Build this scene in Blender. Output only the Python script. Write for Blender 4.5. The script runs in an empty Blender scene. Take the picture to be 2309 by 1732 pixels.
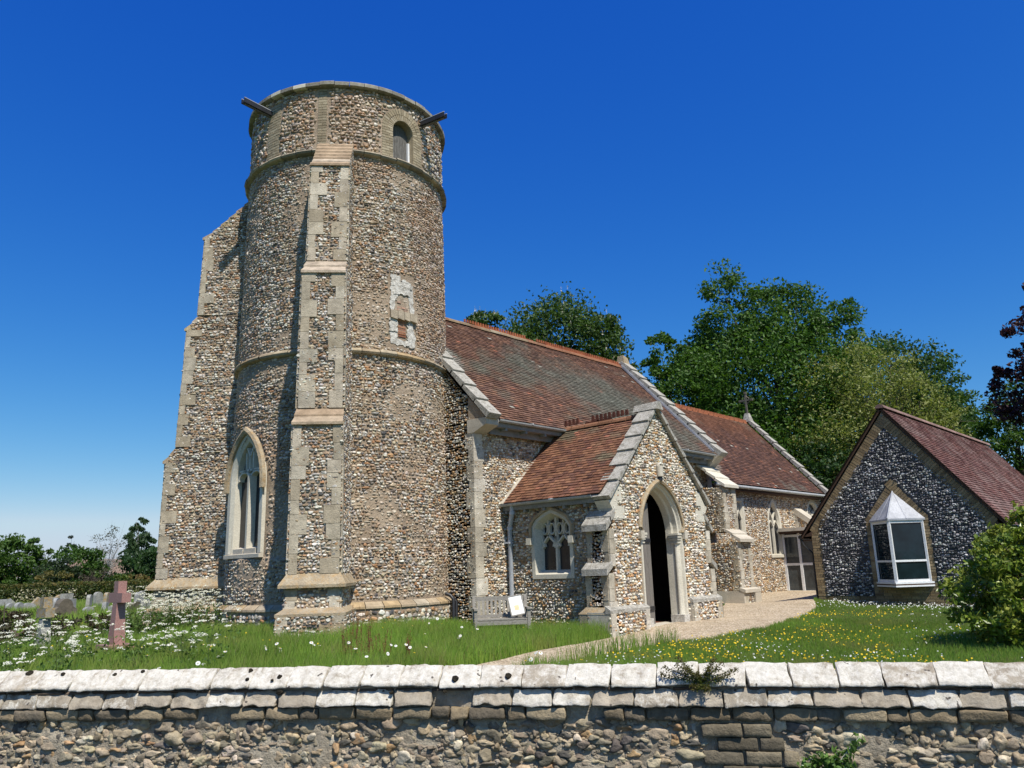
import bpy, math, random
import numpy as np
from mathutils import Vector, Matrix, geometry
rad_ = math.radians
S = bpy.context.scene
COL = S.collection
EZ = 1.45                      # all coordinates below have the eye at the origin; EZ lifts them onto world ground

# ------------------------------------------------------------------ camera
YAW, PIT, ROL, FPX = rad_(42.85), rad_(13.2), -0.032, 1773.7
cf = np.array([math.cos(YAW)*math.cos(PIT), math.sin(YAW)*math.cos(PIT), math.sin(PIT)])
cr = np.array([math.sin(YAW), -math.cos(YAW), 0.0]); cu = np.cross(cr, cf)
c_, s_ = math.cos(ROL), math.sin(ROL)
cr, cu = c_*cr+s_*cu, -s_*cr+c_*cu
cam = bpy.data.cameras.new('camera'); cam_o = bpy.data.objects.new('camera', cam); COL.objects.link(cam_o)
cam.sensor_width = 36.0; cam.lens = FPX/2309*36.0; cam.clip_start = 0.1; cam.clip_end = 4000
m = Matrix.Identity(4)
for i in range(3):
    m[i][0], m[i][1], m[i][2] = cr[i], cu[i], -cf[i]
m[2][3] = EZ
cam_o.matrix_world = m
S.camera = cam_o

# ------------------------------------------------------------------ sky, sun, exposure
SUN_AZ, SUN_EL = 252.0, 57.0
w = bpy.data.worlds.new('World'); S.world = w; w.use_nodes = True
nt = w.node_tree; nt.nodes.clear()
sky = nt.nodes.new('ShaderNodeTexSky'); sky.sky_type = 'NISHITA'; sky.sun_disc = False
sky.sun_elevation = rad_(SUN_EL); sky.sun_rotation = rad_(90-SUN_AZ)
sky.altitude = 0; sky.air_density = 1.0; sky.dust_density = 0.35; sky.ozone_density = 3.2
sep = nt.nodes.new('ShaderNodeSeparateColor'); cmb = nt.nodes.new('ShaderNodeCombineColor')   # deep clear-day blue: per-channel response on the sky
nt.links.new(sky.outputs[0], sep.inputs[0])
chan = []
for ch, (gain, gam) in enumerate(((.092, 2.2), (.418, 1.25), (2.05, .5))):
    pw = nt.nodes.new('ShaderNodeMath'); pw.operation = 'POWER'; pw.inputs[1].default_value = gam
    ml = nt.nodes.new('ShaderNodeMath'); ml.operation = 'MULTIPLY'; ml.inputs[1].default_value = gain
    nt.links.new(sep.outputs[ch], pw.inputs[0]); nt.links.new(pw.outputs[0], ml.inputs[0]); chan.append(ml)
hz = nt.nodes.new('ShaderNodeMath'); hz.operation = 'MULTIPLY'; hz.inputs[1].default_value = .76; nt.links.new(chan[1].outputs[0], hz.inputs[0])
mn = nt.nodes.new('ShaderNodeMath'); mn.operation = 'MINIMUM'; nt.links.new(chan[0].outputs[0], mn.inputs[0]); nt.links.new(hz.outputs[0], mn.inputs[1])
mg = nt.nodes.new('ShaderNodeMath'); mg.operation = 'MULTIPLY'; mg.inputs[1].default_value = .86; nt.links.new(chan[2].outputs[0], mg.inputs[0])
mn2 = nt.nodes.new('ShaderNodeMath'); mn2.operation = 'MINIMUM'; nt.links.new(chan[1].outputs[0], mn2.inputs[0]); nt.links.new(mg.outputs[0], mn2.inputs[1])
for k_, q_ in enumerate((mn, mn2, chan[2])): nt.links.new(q_.outputs[0], cmb.inputs[k_])
bg = nt.nodes.new('ShaderNodeBackground'); bg.inputs[1].default_value = 0.12
wo = nt.nodes.new('ShaderNodeOutputWorld')
nt.links.new(cmb.outputs[0], bg.inputs[0]); nt.links.new(bg.outputs[0], wo.inputs[0])
sl = bpy.data.lights.new('sun', 'SUN'); sl.energy = 4.9; sl.angle = rad_(0.5); sl.color = (1.0, 0.945, 0.85)
so = bpy.data.objects.new('sun', sl); COL.objects.link(so)
sd = Vector((math.cos(rad_(SUN_AZ))*math.cos(rad_(SUN_EL)), math.sin(rad_(SUN_AZ))*math.cos(rad_(SUN_EL)), math.sin(rad_(SUN_EL))))
so.rotation_euler = sd.to_track_quat('Z', 'Y').to_euler(); so.location = (-20, -40, 60)
S.view_settings.view_transform = 'Standard'; S.view_settings.look = 'None'
S.view_settings.gamma = 1.0; S.view_settings.exposure = 0.3
S.view_settings.use_curve_mapping = False
S.render.engine = 'CYCLES'
S.cycles.max_bounces = 6; S.cycles.transparent_max_bounces = 4; S.cycles.use_denoising = True

rng = np.random.default_rng(7)
def U(a, b, n=None): return rng.uniform(a, b, n)

# ------------------------------------------------------------------ noise
def _h(ix, iy, iz, seed):
    n = (ix*374761393 + iy*668265263 + iz*2147483647 + seed*1274126177) & 0xffffffff
    n = ((n ^ (n >> 13))*1274126177) & 0xffffffff
    n = ((n ^ (n >> 16))*2246822519) & 0xffffffff
    return ((n ^ (n >> 15)) & 0xffff)/65535.0
def vn(P, sc=1.0, seed=0):
    P = np.asarray(P, float)/sc
    i = np.floor(P).astype(np.int64); f = P-i; f = f*f*(3-2*f)
    r = 0
    for dx in (0, 1):
        for dy in (0, 1):
            for dz in (0, 1):
                wgt = (f[..., 0] if dx else 1-f[..., 0])*(f[..., 1] if dy else 1-f[..., 1])*(f[..., 2] if dz else 1-f[..., 2])
                r = r+wgt*_h(i[..., 0]+dx, i[..., 1]+dy, i[..., 2]+dz, seed)
    return r
def fbm(P, sc=1.0, seed=0, o=3):
    r = 0; a = .5; t = 0
    for k in range(o):
        r = r+a*vn(P, sc/2**k, seed+k*17); t += a; a *= .55
    return r/t

# ------------------------------------------------------------------ materials
MATS = {}
class NT:
    def __init__(s, name):
        s.m = bpy.data.materials.new(name); s.m.use_nodes = True; s.t = s.m.node_tree; s.t.nodes.clear()
        s.out = s.n('ShaderNodeOutputMaterial'); s.bsdf = s.n('ShaderNodeBsdfPrincipled'); s.l(s.bsdf.outputs[0], s.out.inputs[0])
        s.tc = s.n('ShaderNodeTexCoord'); MATS[name] = s.m
    def n(s, k): return s.t.nodes.new(k)
    def l(s, a, b): s.t.links.new(a, b)
    def noise(s, sc, det=4, rough=.6, vec=None, dist=0):
        x = s.n('ShaderNodeTexNoise'); x.inputs['Scale'].default_value = sc; x.inputs['Detail'].default_value = det
        x.inputs['Roughness'].default_value = rough; x.inputs['Distortion'].default_value = dist
        s.l(vec or s.tc.outputs['Object'], x.inputs['Vector']); return x.outputs['Fac']
    def ramp(s, fac, stops):
        x = s.n('ShaderNodeValToRGB'); e = x.color_ramp.elements
        while len(e) < len(stops): e.new(.5)
        for k, (p, c) in enumerate(stops):
            e[k].position = p; e[k].color = (*c, 1) if len(c) == 3 else c
        s.l(fac, x.inputs[0]); return x.outputs[0]
    def mix(s, fac, a, b, mode='MIX'):
        x = s.n('ShaderNodeMix'); x.data_type = 'RGBA'; x.blend_type = mode
        for v, k in ((fac, 0), (a, 6), (b, 7)):
            if hasattr(v, 'is_linked') or hasattr(v, 'links'): s.l(v, x.inputs[k])
            elif k == 0: x.inputs[0].default_value = v
            else: x.inputs[k].default_value = (*v, 1)
        return x.outputs[2]
    def attr(s, name='tint'):
        x = s.n('ShaderNodeAttribute'); x.attribute_name = name; return x
    def bump(s, h, st, dist=.02):
        x = s.n('ShaderNodeBump'); x.inputs['Strength'].default_value = st; x.inputs['Distance'].default_value = dist
        s.l(h, x.inputs['Height']); s.l(x.outputs[0], s.bsdf.inputs['Normal'])
    def set(s, col=None, rough=.8, spec=.3, metal=0):
        if col is not None:
            if hasattr(col, 'links'): s.l(col, s.bsdf.inputs['Base Color'])
            else: s.bsdf.inputs['Base Color'].default_value = (*col, 1)
        s.bsdf.inputs['Roughness'].default_value = rough
        s.bsdf.inputs['Specular IOR Level'].default_value = spec; s.bsdf.inputs['Metallic'].default_value = metal
        return s.m
G1 = (1, 1, 1)
def mottled(name, c1, c2, sc=3, fine=40, bump=.5, bsc=60, rough=.85, spec=.2, c3=None, dist=.01, thr=(.35, .65)):
    s = NT(name); a = s.ramp(s.noise(sc, 5, .65), [(thr[0], c1), (thr[1], c2)])
    if c3: a = s.mix(s.ramp(s.noise(sc*2.3, 6, .75), [(.46, (0, 0, 0)), (.66, G1)]), a, c3)
    f = s.ramp(s.noise(fine, 4, .7), [(.25, (.72, .72, .72)), (.75, (1.18, 1.18, 1.18))])
    s.bump(s.noise(bsc, 5, .7), bump, dist)
    return s.set(s.mix(1.0, a, f, 'MULTIPLY'), rough, spec)
def tinted(name, rough=.8, spec=.25, fine=30, lo=.75, hi=1.2, bump=.4, bsc=60, dist=.01, stain=(.76, 1.12)):
    s = NT(name); a = s.attr().outputs['Color']
    f = s.ramp(s.noise(fine, 4, .65), [(.28, (lo,)*3), (.72, (hi,)*3)])
    if bump: s.bump(s.noise(bsc, 4, .65), bump, dist)
    st = s.ramp(s.noise(1.6, 6, .72), [(.32, (stain[0], stain[0]*.97, stain[0]*.92)), (.66, (stain[1], stain[1]*.99, stain[1]*.97))])
    return s.set(s.mix(1.0, s.mix(1.0, a, f, 'MULTIPLY'), st, 'MULTIPLY'), rough, spec)
mottled('mortar', (.27, .205, .145), (.42, .335, .245), 1.2, 25, .9, 22, .95, .1, dist=.03)
mottled('mortar_grey', (.24, .21, .17), (.36, .32, .26), 2, 25, .9, 25, .95, .1, dist=.03)
mottled('mortar_dark', (.05, .05, .055), (.10, .095, .095), 2, 25, .8, 30, .9, .2, dist=.02)
mottled('mortar_pale', (.30, .24, .17), (.45, .37, .28), 2, 25, .9, 25, .95, .1, dist=.03)
tinted('flint', .42, .4, 28, .72, 1.25, .5, 45)
tinted('flint_matt', .7, .25, 24, .68, 1.28, .7, 40)
tinted('tile', .85, .15, 22, .72, 1.2, .5, 50)
tinted('brick', .9, .12, 30, .7, 1.2, .8, 60)
tinted('stone', .9, .12, 7, .70, 1.16, .8, 32, .016, (.66, 1.12))
mottled('limestone', (.46, .41, .325), (.56, .51, .42), 2.2, 30, .35, 60, .85, .2)
mottled('limestone_clean', (.56, .52, .42), (.64, .60, .50), 1.5, 30, .2, 60, .8, .2)
mottled('limestone_lichen', (.30, .245, .17), (.46, .385, .27), 4, 30, .9, 30, .95, .1, (.385, .26, .13), .02)
mottled('coping_stone', (.22, .205, .17), (.42, .395, .34), 6, 40, .9, 30, .95, .1, (.50, .48, .43), .02)
tinted('cobble', .72, .3, 22, .6, 1.3, .8, 45, .012)
mottled('mortar_cob', (.30, .255, .19), (.47, .41, .31), 5, 25, 1.0, 30, .95, .1, dist=.03)
mottled('moss', (.018, .016, .012), (.05, .042, .028), 20, 60, 1.0, 60, .95, .1, dist=.02)
mottled('render_white', (.55, .52, .46), (.70, .67, .60), 5, 18, 1.0, 18, .9, .2, (.33, .30, .25), .03)
mottled('lead', (.28, .295, .33), (.42, .435, .47), 3, 20, .15, 10, .5, .5)
mottled('lead_dark', (.12, .13, .15), (.2, .21, .24), 3, 20, .15, 10, .6, .4)
mottled('paint_white', (.74, .75, .76), (.80, .81, .82), 4, 30, .1, 40, .5, .4)
mottled('paint_grey', (.20, .205, .20), (.27, .275, .265), 4, 30, .15, 40, .55, .4)
mottled('paint_gutter', (.33, .34, .335), (.42, .43, .42), 4, 30, .15, 40, .5, .4)
mottled('pipe_grey', (.42, .44, .48), (.50, .52, .56), 4, 30, .1, 40, .4, .5)
mottled('iron_black', (.012, .012, .014), (.025, .025, .028), 6, 30, .2, 50, .45, .5)
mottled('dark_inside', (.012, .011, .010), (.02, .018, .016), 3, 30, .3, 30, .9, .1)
mottled('terracotta', (.24, .07, .035), (.36, .12, .055), 4, 25, .5, 40, .85, .15)
mottled('terracotta_new', (.33, .115, .055), (.43, .16, .08), 4, 25, .4, 40, .85, .15)
mottled('terracotta_dark', (.075, .032, .024), (.16, .06, .04), 5, 25, .6, 40, .9, .15)
mottled('bark', (.07, .055, .04), (.14, .115, .09), 6, 30, .9, 18, .9, .1)
mottled('bark_white', (.45, .44, .41), (.60, .58, .55), 6, 30, .6, 14, .8, .1, (.12, .11, .1))
mottled('asphalt', (.045, .045, .046), (.07, .07, .07), 5, 60, .6, 80, .9, .2)
mottled('granite_pink', (.26, .125, .105), (.40, .235, .205), 60, 90, .2, 80, .45, .4)
mottled('granite_rough', (.17, .105, .09), (.25, .16, .135), 30, 70, .8, 60, .9, .15)
mottled('headstone', (.20, .20, .185), (.34, .335, .305), 5, 30, .5, 40, .9, .15, (.46, .45, .40))
mottled('headstone_pale', (.22, .225, .225), (.38, .38, .37), 5, 30, .4, 40, .9, .15)
mottled('headstone_dark', (.09, .08, .065), (.18, .155, .12), 5, 30, .6, 40, .9, .15)
mottled('headstone_lichen', (.22, .20, .16), (.36, .33, .27), 6, 30, .9, 40, .95, .1, (.40, .24, .05))
mottled('house_render', (.62, .62, .60), (.70, .70, .68), 2, 20, .2, 20, .8, .2)
mottled('paper', (.78, .78, .77), (.82, .82, .80), 3, 20, .05, 40, .6, .3)
mottled('paper_tan', (.62, .52, .30), (.68, .58, .36), 8, 20, .05, 40, .6, .3)
mottled('door_red', (.10, .035, .02), (.16, .06, .04), 3, 20, .3, 30, .8, .2)
def wood(name, c1, c2, st):
    s = NT(name); mp = s.n('ShaderNodeMapping'); mp.inputs['Scale'].default_value = st; s.l(s.tc.outputs['Object'], mp.inputs[0])
    f = s.noise(6, 6, .7, mp.outputs[0]); s.bump(f, .5, .006)
    return s.set(s.ramp(f, [(.3, c1), (.7, c2)]), .85, .2)
wood('wood_silver', (.16, .145, .12), (.36, .335, .295), (3, 3, 9))
wood('wood_louvre', (.05, .047, .042), (.24, .23, .21), (14, 14, 1.2))
wood('wood_door', (.10, .088, .075), (.26, .235, .205), (16, 16, .9))
wood('wood_brown', (.05, .03, .02), (.11, .065, .045), (3, 3, 9))
def lichen():
    s = NT('wall_coping'); t = s.attr(); sep = s.n('ShaderNodeSeparateColor'); s.l(t.outputs['Color'], sep.inputs[0])
    base = s.ramp(s.noise(11, 6, .75), [(.3, (.24, .20, .15)), (.5, (.40, .345, .265)), (.72, (.52, .46, .365))])
    base = s.mix(sep.outputs[1], base, (.13, .11, .085))
    ad = s.n('ShaderNodeMath'); ad.operation = 'ADD'; s.l(s.noise(13, 9, .8, dist=.3), ad.inputs[0]); s.l(sep.outputs[0], ad.inputs[1])
    msk = s.ramp(ad.outputs[0], [(.44, (0, 0, 0)), (.51, (.62, .62, .62)), (.60, G1)])
    wht = s.ramp(s.noise(30, 6, .75), [(.28, (.42, .39, .32)), (.5, (.61, .575, .495)), (.72, (.73, .70, .635))])
    c = s.mix(msk, base, wht)
    gp = s.ramp(s.noise(16, 8, .8, dist=.8), [(.60, (0, 0, 0)), (.66, (.7, .7, .7))]); c = s.mix(gp, c, (.36, .33, .28))
    sp = s.ramp(s.noise(21, 2, .4), [(.71, (0, 0, 0)), (.735, G1)])
    c = s.mix(sp, c, (.11, .095, .08))
    s.bump(s.noise(45, 7, .75), 1.0, .010); s.set(c, .95, .1)
lichen()
def glass(name, c, rough=.06, spec=.6, lattice=False):
    s = NT(name); s.bump(s.noise(3.5, 2, .5), .12, .01)
    col = s.ramp(s.noise(2.5, 3), [(.3, tuple(x*.6 for x in c)), (.7, tuple(x*1.3 for x in c))])
    s.set(col, rough, spec)
glass('glass_lead', (.020, .021, .024), .22, .5); glass('glass_bay', (.008, .018, .024), .05, .35)
glass('glass_grey', (.05, .06, .065), .08, .6)
def ground_mat():
    s = NT('turf'); a = s.ramp(s.noise(.35, 5), [(.3, (.045, .085, .014)), (.7, (.095, .15, .026))])
    a = s.mix(s.ramp(s.noise(5, 5, .7), [(.35, (0, 0, 0)), (.8, G1)]), a, (.10, .115, .035))
    s.bump(s.noise(18, 6, .8), 1.0, .08); s.set(a, .95, .1)
ground_mat()
def gravel():
    s = NT('gravel'); v = s.n('ShaderNodeTexVoronoi'); v.inputs['Scale'].default_value = 34; s.l(s.tc.outputs['Object'], v.inputs['Vector'])
    a = s.ramp(v.outputs['Color'], [(.1, (.22, .16, .10)), (.4, (.48, .385, .27)), (.6, (.56, .46, .33)), (.9, (.74, .66, .52))])
    b = s.ramp(s.noise(1.1, 7, .75), [(.3, (.74, .71, .66)), (.5, (1., .98, .95)), (.7, (1.12, 1.1, 1.06))])
    g = s.ramp(s.noise(3.5, 6, .8), [(.62, (0, 0, 0)), (.72, (.55, .55, .55))]); a = s.mix(g, a, (.20, .19, .10))
    s.bump(v.outputs['Distance'], 1.0, .03); s.set(s.mix(1.0, a, b, 'MULTIPLY'), .95, .1)
gravel()
def leafmat(name, tr=.35, rough=.5):
    s = NT(name); a = s.attr().outputs['Color']; s.set(a, rough, .3)
    tl = s.n('ShaderNodeBsdfTranslucent'); c = s.mix(1.0, a, (1.15, 1.25, .6), 'MULTIPLY'); s.l(c, tl.inputs[0])
    mx = s.n('ShaderNodeMixShader'); mx.inputs[0].default_value = tr
    s.l(s.bsdf.outputs[0], mx.inputs[1]); s.l(tl.outputs[0], mx.inputs[2]); s.l(mx.outputs[0], s.out.inputs[0])
leafmat('leaf', .35, .5); leafmat('leaf_glossy', .25, .32); leafmat('blade', .35, .6); leafmat('petal', .3, .7)

# ------------------------------------------------------------------ mesh builder
ROOT = {}
def V3(*a): return np.array(a, float)
class MB:
    def __init__(s): s.v = []; s.c = []; s.lv = []; s.lt = []; s.mi = []; s.sm = []; s.n = 0; s.names = []
    def slot(s, mat):
        if mat not in s.names: s.names.append(mat)
        return s.names.index(mat)
    def add(s, V, F, mat, col=(1, 1, 1), smooth=False):
        V = np.asarray(V, float).reshape(-1, 3); k = s.slot(mat)
        s.v.append(V); c = np.asarray(col, float)
        s.c.append(np.broadcast_to(c, (len(V), 3)) if c.ndim == 1 else c)
        if isinstance(F, np.ndarray):
            s.lv.append((F+s.n).ravel()); s.lt.append(np.full(len(F), F.shape[1])); nf = len(F)
        else:
            s.lv.append(np.array([i+s.n for f in F for i in f], int)); s.lt.append(np.array([len(f) for f in F], int)); nf = len(F)
        s.mi.append(np.full(nf, k)); s.sm.append(np.full(nf, smooth)); s.n += len(V)
    def hexa(s, P, mat, col=(1, 1, 1)):          # eight corners: bottom ring 0-3, top ring 4-7
        s.add(P, [(3, 2, 1, 0), (4, 5, 6, 7), (0, 1, 5, 4), (1, 2, 6, 5), (2, 3, 7, 6), (3, 0, 4, 7)], mat, col)
    def box(s, lo, hi, mat, col=(1, 1, 1)):
        (a, b, c), (d, e, f) = lo, hi
        s.hexa([(a, b, c), (d, b, c), (d, e, c), (a, e, c), (a, b, f), (d, b, f), (d, e, f), (a, e, f)], mat, col)
    def obox(s, c, ax, ay, az, mat, col=(1, 1, 1)):   # centre and three half vectors
        c, ax, ay, az = [np.asarray(q, float) for q in (c, ax, ay, az)]
        s.hexa([c-ax-ay-az, c+ax-ay-az, c+ax+ay-az, c-ax+ay-az, c-ax-ay+az, c+ax-ay+az, c+ax+ay+az, c-ax+ay+az], mat, col)
    def beam(s, p, q, w, h, mat, up=(0, 0, 1), col=(1, 1, 1)):
        p, q = np.asarray(p, float), np.asarray(q, float); d = q-p; L = np.linalg.norm(d); d = d/L
        sx = np.cross(d, up); sx /= np.linalg.norm(sx); u = np.cross(sx, d)
        s.obox((p+q)/2, d*L/2, sx*w/2, u*h/2, mat, col)
    def tube(s, pts, r, mat, n=8, col=(1, 1, 1), cap=True, smooth=True):
        pts = np.asarray(pts, float); m_ = len(pts); r = np.broadcast_to(np.asarray(r, float), (m_,))
        T = np.gradient(pts, axis=0); T /= np.linalg.norm(T, axis=1)[:, None]+1e-12
        ref = V3(0, 0, 1) if abs(T[0][2]) < .9 else V3(1, 0, 0)
        A = np.cross(T, ref); A /= np.linalg.norm(A, axis=1)[:, None]+1e-12; B = np.cross(T, A)
        th = np.arange(n)*2*np.pi/n
        R = pts[:, None]+r[:, None, None]*(np.cos(th)[None, :, None]*A[:, None]+np.sin(th)[None, :, None]*B[:, None])
        F = [(i*n+j, i*n+(j+1) % n, (i+1)*n+(j+1) % n, (i+1)*n+j) for i in range(m_-1) for j in range(n)]
        s.add(R, F, mat, col, smooth)
        if cap: s.add(R[0], [tuple(range(n))[::-1]], mat, col); s.add(R[-1], [tuple(range(n))], mat, col)
    def lathe(s, prof, c, mat, a0=0, a1=360, n=96, col=(1, 1, 1), smooth=True):
        th = np.radians(np.linspace(a0, a1, n+1)); P = np.array([[(c[0]+r*math.cos(t), c[1]+r*math.sin(t), z) for t in th] for r, z in prof])
        k = n+1; F = np.array([(i*k+j, i*k+j+1, (i+1)*k+j+1, (i+1)*k+j) for i in range(len(prof)-1) for j in range(n)])
        s.add(P, F, mat, col, smooth)
    def sweep(s, path, prof, fr, mat, closed=False, col=(1, 1, 1), smooth=False):
        R = []
        for o, d in prof:
            q = offs(path, o, closed); R.append(fr(q[:, 0], q[:, 1], np.full(len(q), float(d))))
        k = len(path); F = []
        for i in range(len(prof)-1):
            for j in range(k if closed else k-1):
                j2 = (j+1) % k; F.append((i*k+j, i*k+j2, (i+1)*k+j2, (i+1)*k+j))
        s.add(np.array(R), F, mat, col, smooth)
    def poly(s, pts, holes, fr, mat, d=0., col=(1, 1, 1)):
        loops = [[Vector((float(a), float(b), 0)) for a, b in l] for l in [pts]+list(holes)]
        tri = geometry.tessellate_polygon(loops); al = np.array([(v.x, v.y) for l in loops for v in l])
        F = []
        for t in tri:
            a, b, c = (al[i] for i in t)
            if abs((b[0]-a[0])*(c[1]-a[1])-(b[1]-a[1])*(c[0]-a[0])) > 1e-9: F.append(tuple(t))
        s.add(fr(al[:, 0], al[:, 1], np.full(len(al), float(d))), F, mat, col)
    def build(s, name, parent=None, org=None, **props):
        V = np.concatenate(s.v); V = V+V3(0, 0, EZ)
        if parent is not None: o0 = ROOT[parent.name]
        else:
            if org is None: lo, hi = V.min(0), V.max(0); o0 = V3((lo[0]+hi[0])/2, (lo[1]+hi[1])/2, lo[2])
            else: o0 = V3(*org)+V3(0, 0, EZ)
        V = V-o0
        me = bpy.data.meshes.new(name); me.vertices.add(len(V)); me.vertices.foreach_set('co', V.astype(np.float32).ravel())
        lv = np.concatenate(s.lv); lt = np.concatenate(s.lt)
        me.loops.add(len(lv)); me.loops.foreach_set('vertex_index', lv.astype(np.int32))
        me.polygons.add(len(lt)); st = np.concatenate([[0], np.cumsum(lt)[:-1]])
        me.polygons.foreach_set('loop_start', st.astype(np.int32)); me.polygons.foreach_set('loop_total', lt.astype(np.int32))
        me.polygons.foreach_set('material_index', np.concatenate(s.mi).astype(np.int32))
        me.polygons.foreach_set('use_smooth', np.concatenate(s.sm).astype(bool))
        for k in s.names: me.materials.append(MATS[k])
        at = me.attributes.new('tint', 'FLOAT_COLOR', 'POINT')
        cc = np.ones((len(V), 4), np.float32); cc[:, :3] = np.concatenate(s.c); at.data.foreach_set('color', cc.ravel())
        me.update(calc_edges=True); me.validate()
        o = bpy.data.objects.new(name, me); COL.objects.link(o)
        if parent is not None: o.parent = parent
        else: o.location = o0
        ROOT[o.name] = o0
        for k, v in props.items(): o[k] = v
        return o
def thing(name, loc, **props):
    o = bpy.data.objects.new(name, None); COL.objects.link(o); o.empty_display_size = .2
    o0 = V3(*loc)+V3(0, 0, EZ); o.location = o0; ROOT[o.name] = o0
    for k, v in props.items(): o[k] = v
    return o
def offs(path, o, closed=False):
    p = np.asarray(path, float)
    if abs(o) < 1e-9: return p
    if closed: a, b = np.roll(p, 1, 0), np.roll(p, -1, 0)
    else: a, b = np.vstack([2*p[0]-p[1], p[:-1]]), np.vstack([p[1:], 2*p[-1]-p[-2]])
    d1, d2 = p-a, b-p
    d1 /= np.linalg.norm(d1, axis=1)[:, None]+1e-12; d2 /= np.linalg.norm(d2, axis=1)[:, None]+1e-12
    n1, n2 = np.stack([-d1[:, 1], d1[:, 0]], 1), np.stack([-d2[:, 1], d2[:, 0]], 1)
    mm = n1+n2; mm /= np.linalg.norm(mm, axis=1)[:, None]+1e-12
    k = np.clip((mm*n1).sum(1), .45, 1)
    return p+mm*(o/k)[:, None]
def arch(w, z0, zs, h, n=10):             # left foot, up, over a two-centred point, down to right foot (offset + goes outward)
    c = (h*h-w*w)/(2*w); r = w+c
    a1 = math.atan2(h, -c); th = np.linspace(math.pi, a1, n+1)
    L = [(-w, z0)]+[(c+r*math.cos(t), zs+r*math.sin(t)) for t in th]
    L[-1] = (0, zs+h)
    return np.array(L+[(-x, z) for x, z in L[::-1][1:]])
def fflat(O, Sd, N):                      # flat wall frame: s along the wall, z up, d outwards
    O, Sd, N = V3(*O), V3(*Sd), V3(*N)
    def f(s, z, d=0.):
        s, z, d = np.broadcast_arrays(np.asarray(s, float), np.asarray(z, float), np.asarray(d, float))
        P = O+s[..., None]*Sd+d[..., None]*N; P[..., 2] = z+O[2]; return P
    f.S, f.N = Sd, N
    return f
def inpoly(x, y, poly):
    x, y = np.asarray(x), np.asarray(y); r = np.zeros(x.shape, bool); p = np.asarray(poly); j = len(p)-1
    for i in range(len(p)):
        xi, yi = p[i]; xj, yj = p[j]
        if yi != yj: r ^= ((yi > y) != (yj > y)) & (x < (xj-xi)*(y-yi)/(yj-yi)+xi)
        j = i
    return r
def curl(path, a, b): return [path[0]]+list(path[1:-1])+[path[-1]]

# ------------------------------------------------------------------ flint stones set in mortar
def ico(sub):
    t = (1+5**.5)/2
    v = [(-1, t, 0), (1, t, 0), (-1, -t, 0), (1, -t, 0), (0, -1, t), (0, 1, t), (0, -1, -t), (0, 1, -t), (t, 0, -1), (t, 0, 1), (-t, 0, -1), (-t, 0, 1)]
    f = [(0, 11, 5), (0, 5, 1), (0, 1, 7), (0, 7, 10), (0, 10, 11), (1, 5, 9), (5, 11, 4), (11, 10, 2), (10, 7, 6), (7, 1, 8), (3, 9, 4), (3, 4, 2), (3, 2, 6), (3, 6, 8), (3, 8, 9), (4, 9, 5), (2, 4, 11), (6, 2, 10), (8, 6, 7), (9, 8, 1)]
    v = [np.array(p)/np.linalg.norm(p) for p in v]
    for _ in range(sub):
        mid = {}; nf = []
        def mp(a, b):
            k = (min(a, b), max(a, b))
            if k not in mid: q = v[a]+v[b]; v.append(q/np.linalg.norm(q)); mid[k] = len(v)-1
            return mid[k]
        for a, b, c in f:
            x, y, z = mp(a, b), mp(b, c), mp(c, a); nf += [(a, x, z), (b, y, x), (c, z, y), (x, y, z)]
        f = nf
    return np.array(v), np.array(f)
ICO = {k: ico(k) for k in (1, 2)}
def half(sub):
    v, f = ICO[sub]; keep = v[f].mean(1)[:, 2] > -.35; f = f[keep]; u = np.unique(f); mp = -np.ones(len(v), int); mp[u] = np.arange(len(u)); return v[u], mp[f]
HALF = {k: half(k) for k in (1, 2)}
def stones(mb, P, X, Y, N, a, b, c, col, mat='flint', sub=1, knob=.6, var=40):
    v, f = HALF[sub]; n = len(P)
    if n == 0: return
    vs = np.stack([v*(1+knob*(vn(v*1.0+k*7.3, .75, 3)[:, None]-.5)*2*.8) for k in range(var)])
    flat = U(.75, 1.0, var); vs[:, :, 2] = np.minimum(vs[:, :, 2], flat[:, None])
    k = rng.integers(0, var, n); t = U(-.5, .5, n)
    W = vs[k]; ct, st = np.cos(t)[:, None], np.sin(t)[:, None]
    wx = (W[:, :, 0]*ct-W[:, :, 1]*st)*a[:, None]; wy = (W[:, :, 0]*st+W[:, :, 1]*ct)*b[:, None]; wz = W[:, :, 2]*c[:, None]
    Q = P[:, None]+wx[..., None]*X[:, None]+wy[..., None]*Y[:, None]+wz[..., None]*N[:, None]
    F = (f[None]+(np.arange(n)*len(v))[:, None, None]).reshape(-1, 3)
    mb.add(Q, F, mat, np.repeat(col, len(v), 0), sub > 1)
PAL = {
 'tower': [(.66, .63, .56, 3.2), (.48, .46, .42, 2.2), (.27, .255, .235, 1.6), (.09, .085, .085, 1.3), (.38, .28, .18, 2.2), (.29, .185, .11, 1.5), (.50, .42, .30, 2.0), (.43, .24, .12, .7)],
 'porch': [(.78, .74, .65, 4), (.66, .62, .54, 2.4), (.36, .34, .31, 1.4), (.14, .14, .14, .6), (.58, .44, .27, 1.9), (.49, .29, .13, 1.5), (.35, .19, .09, .7)],
 'nave': [(.70, .66, .57, 3.4), (.55, .52, .46, 2), (.29, .275, .25, 1.3), (.10, .10, .10, .8), (.50, .38, .24, 2.0), (.44, .28, .14, 1.5), (.31, .18, .09, .9)],
 'black': [(.56, .56, .55, 2.2), (.36, .36, .37, 2.0), (.14, .14, .15, 2.6), (.07, .07, .078, 3.2), (.21, .21, .22, 1.8)],
 'cobble': [(.40, .335, .235, 3), (.32, .265, .185, 2.8), (.23, .195, .145, 2.4), (.45, .36, .235, 1.8), (.13, .115, .10, 1.2), (.40, .26, .14, .8), (.54, .48, .37, 1.0)],
}
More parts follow.
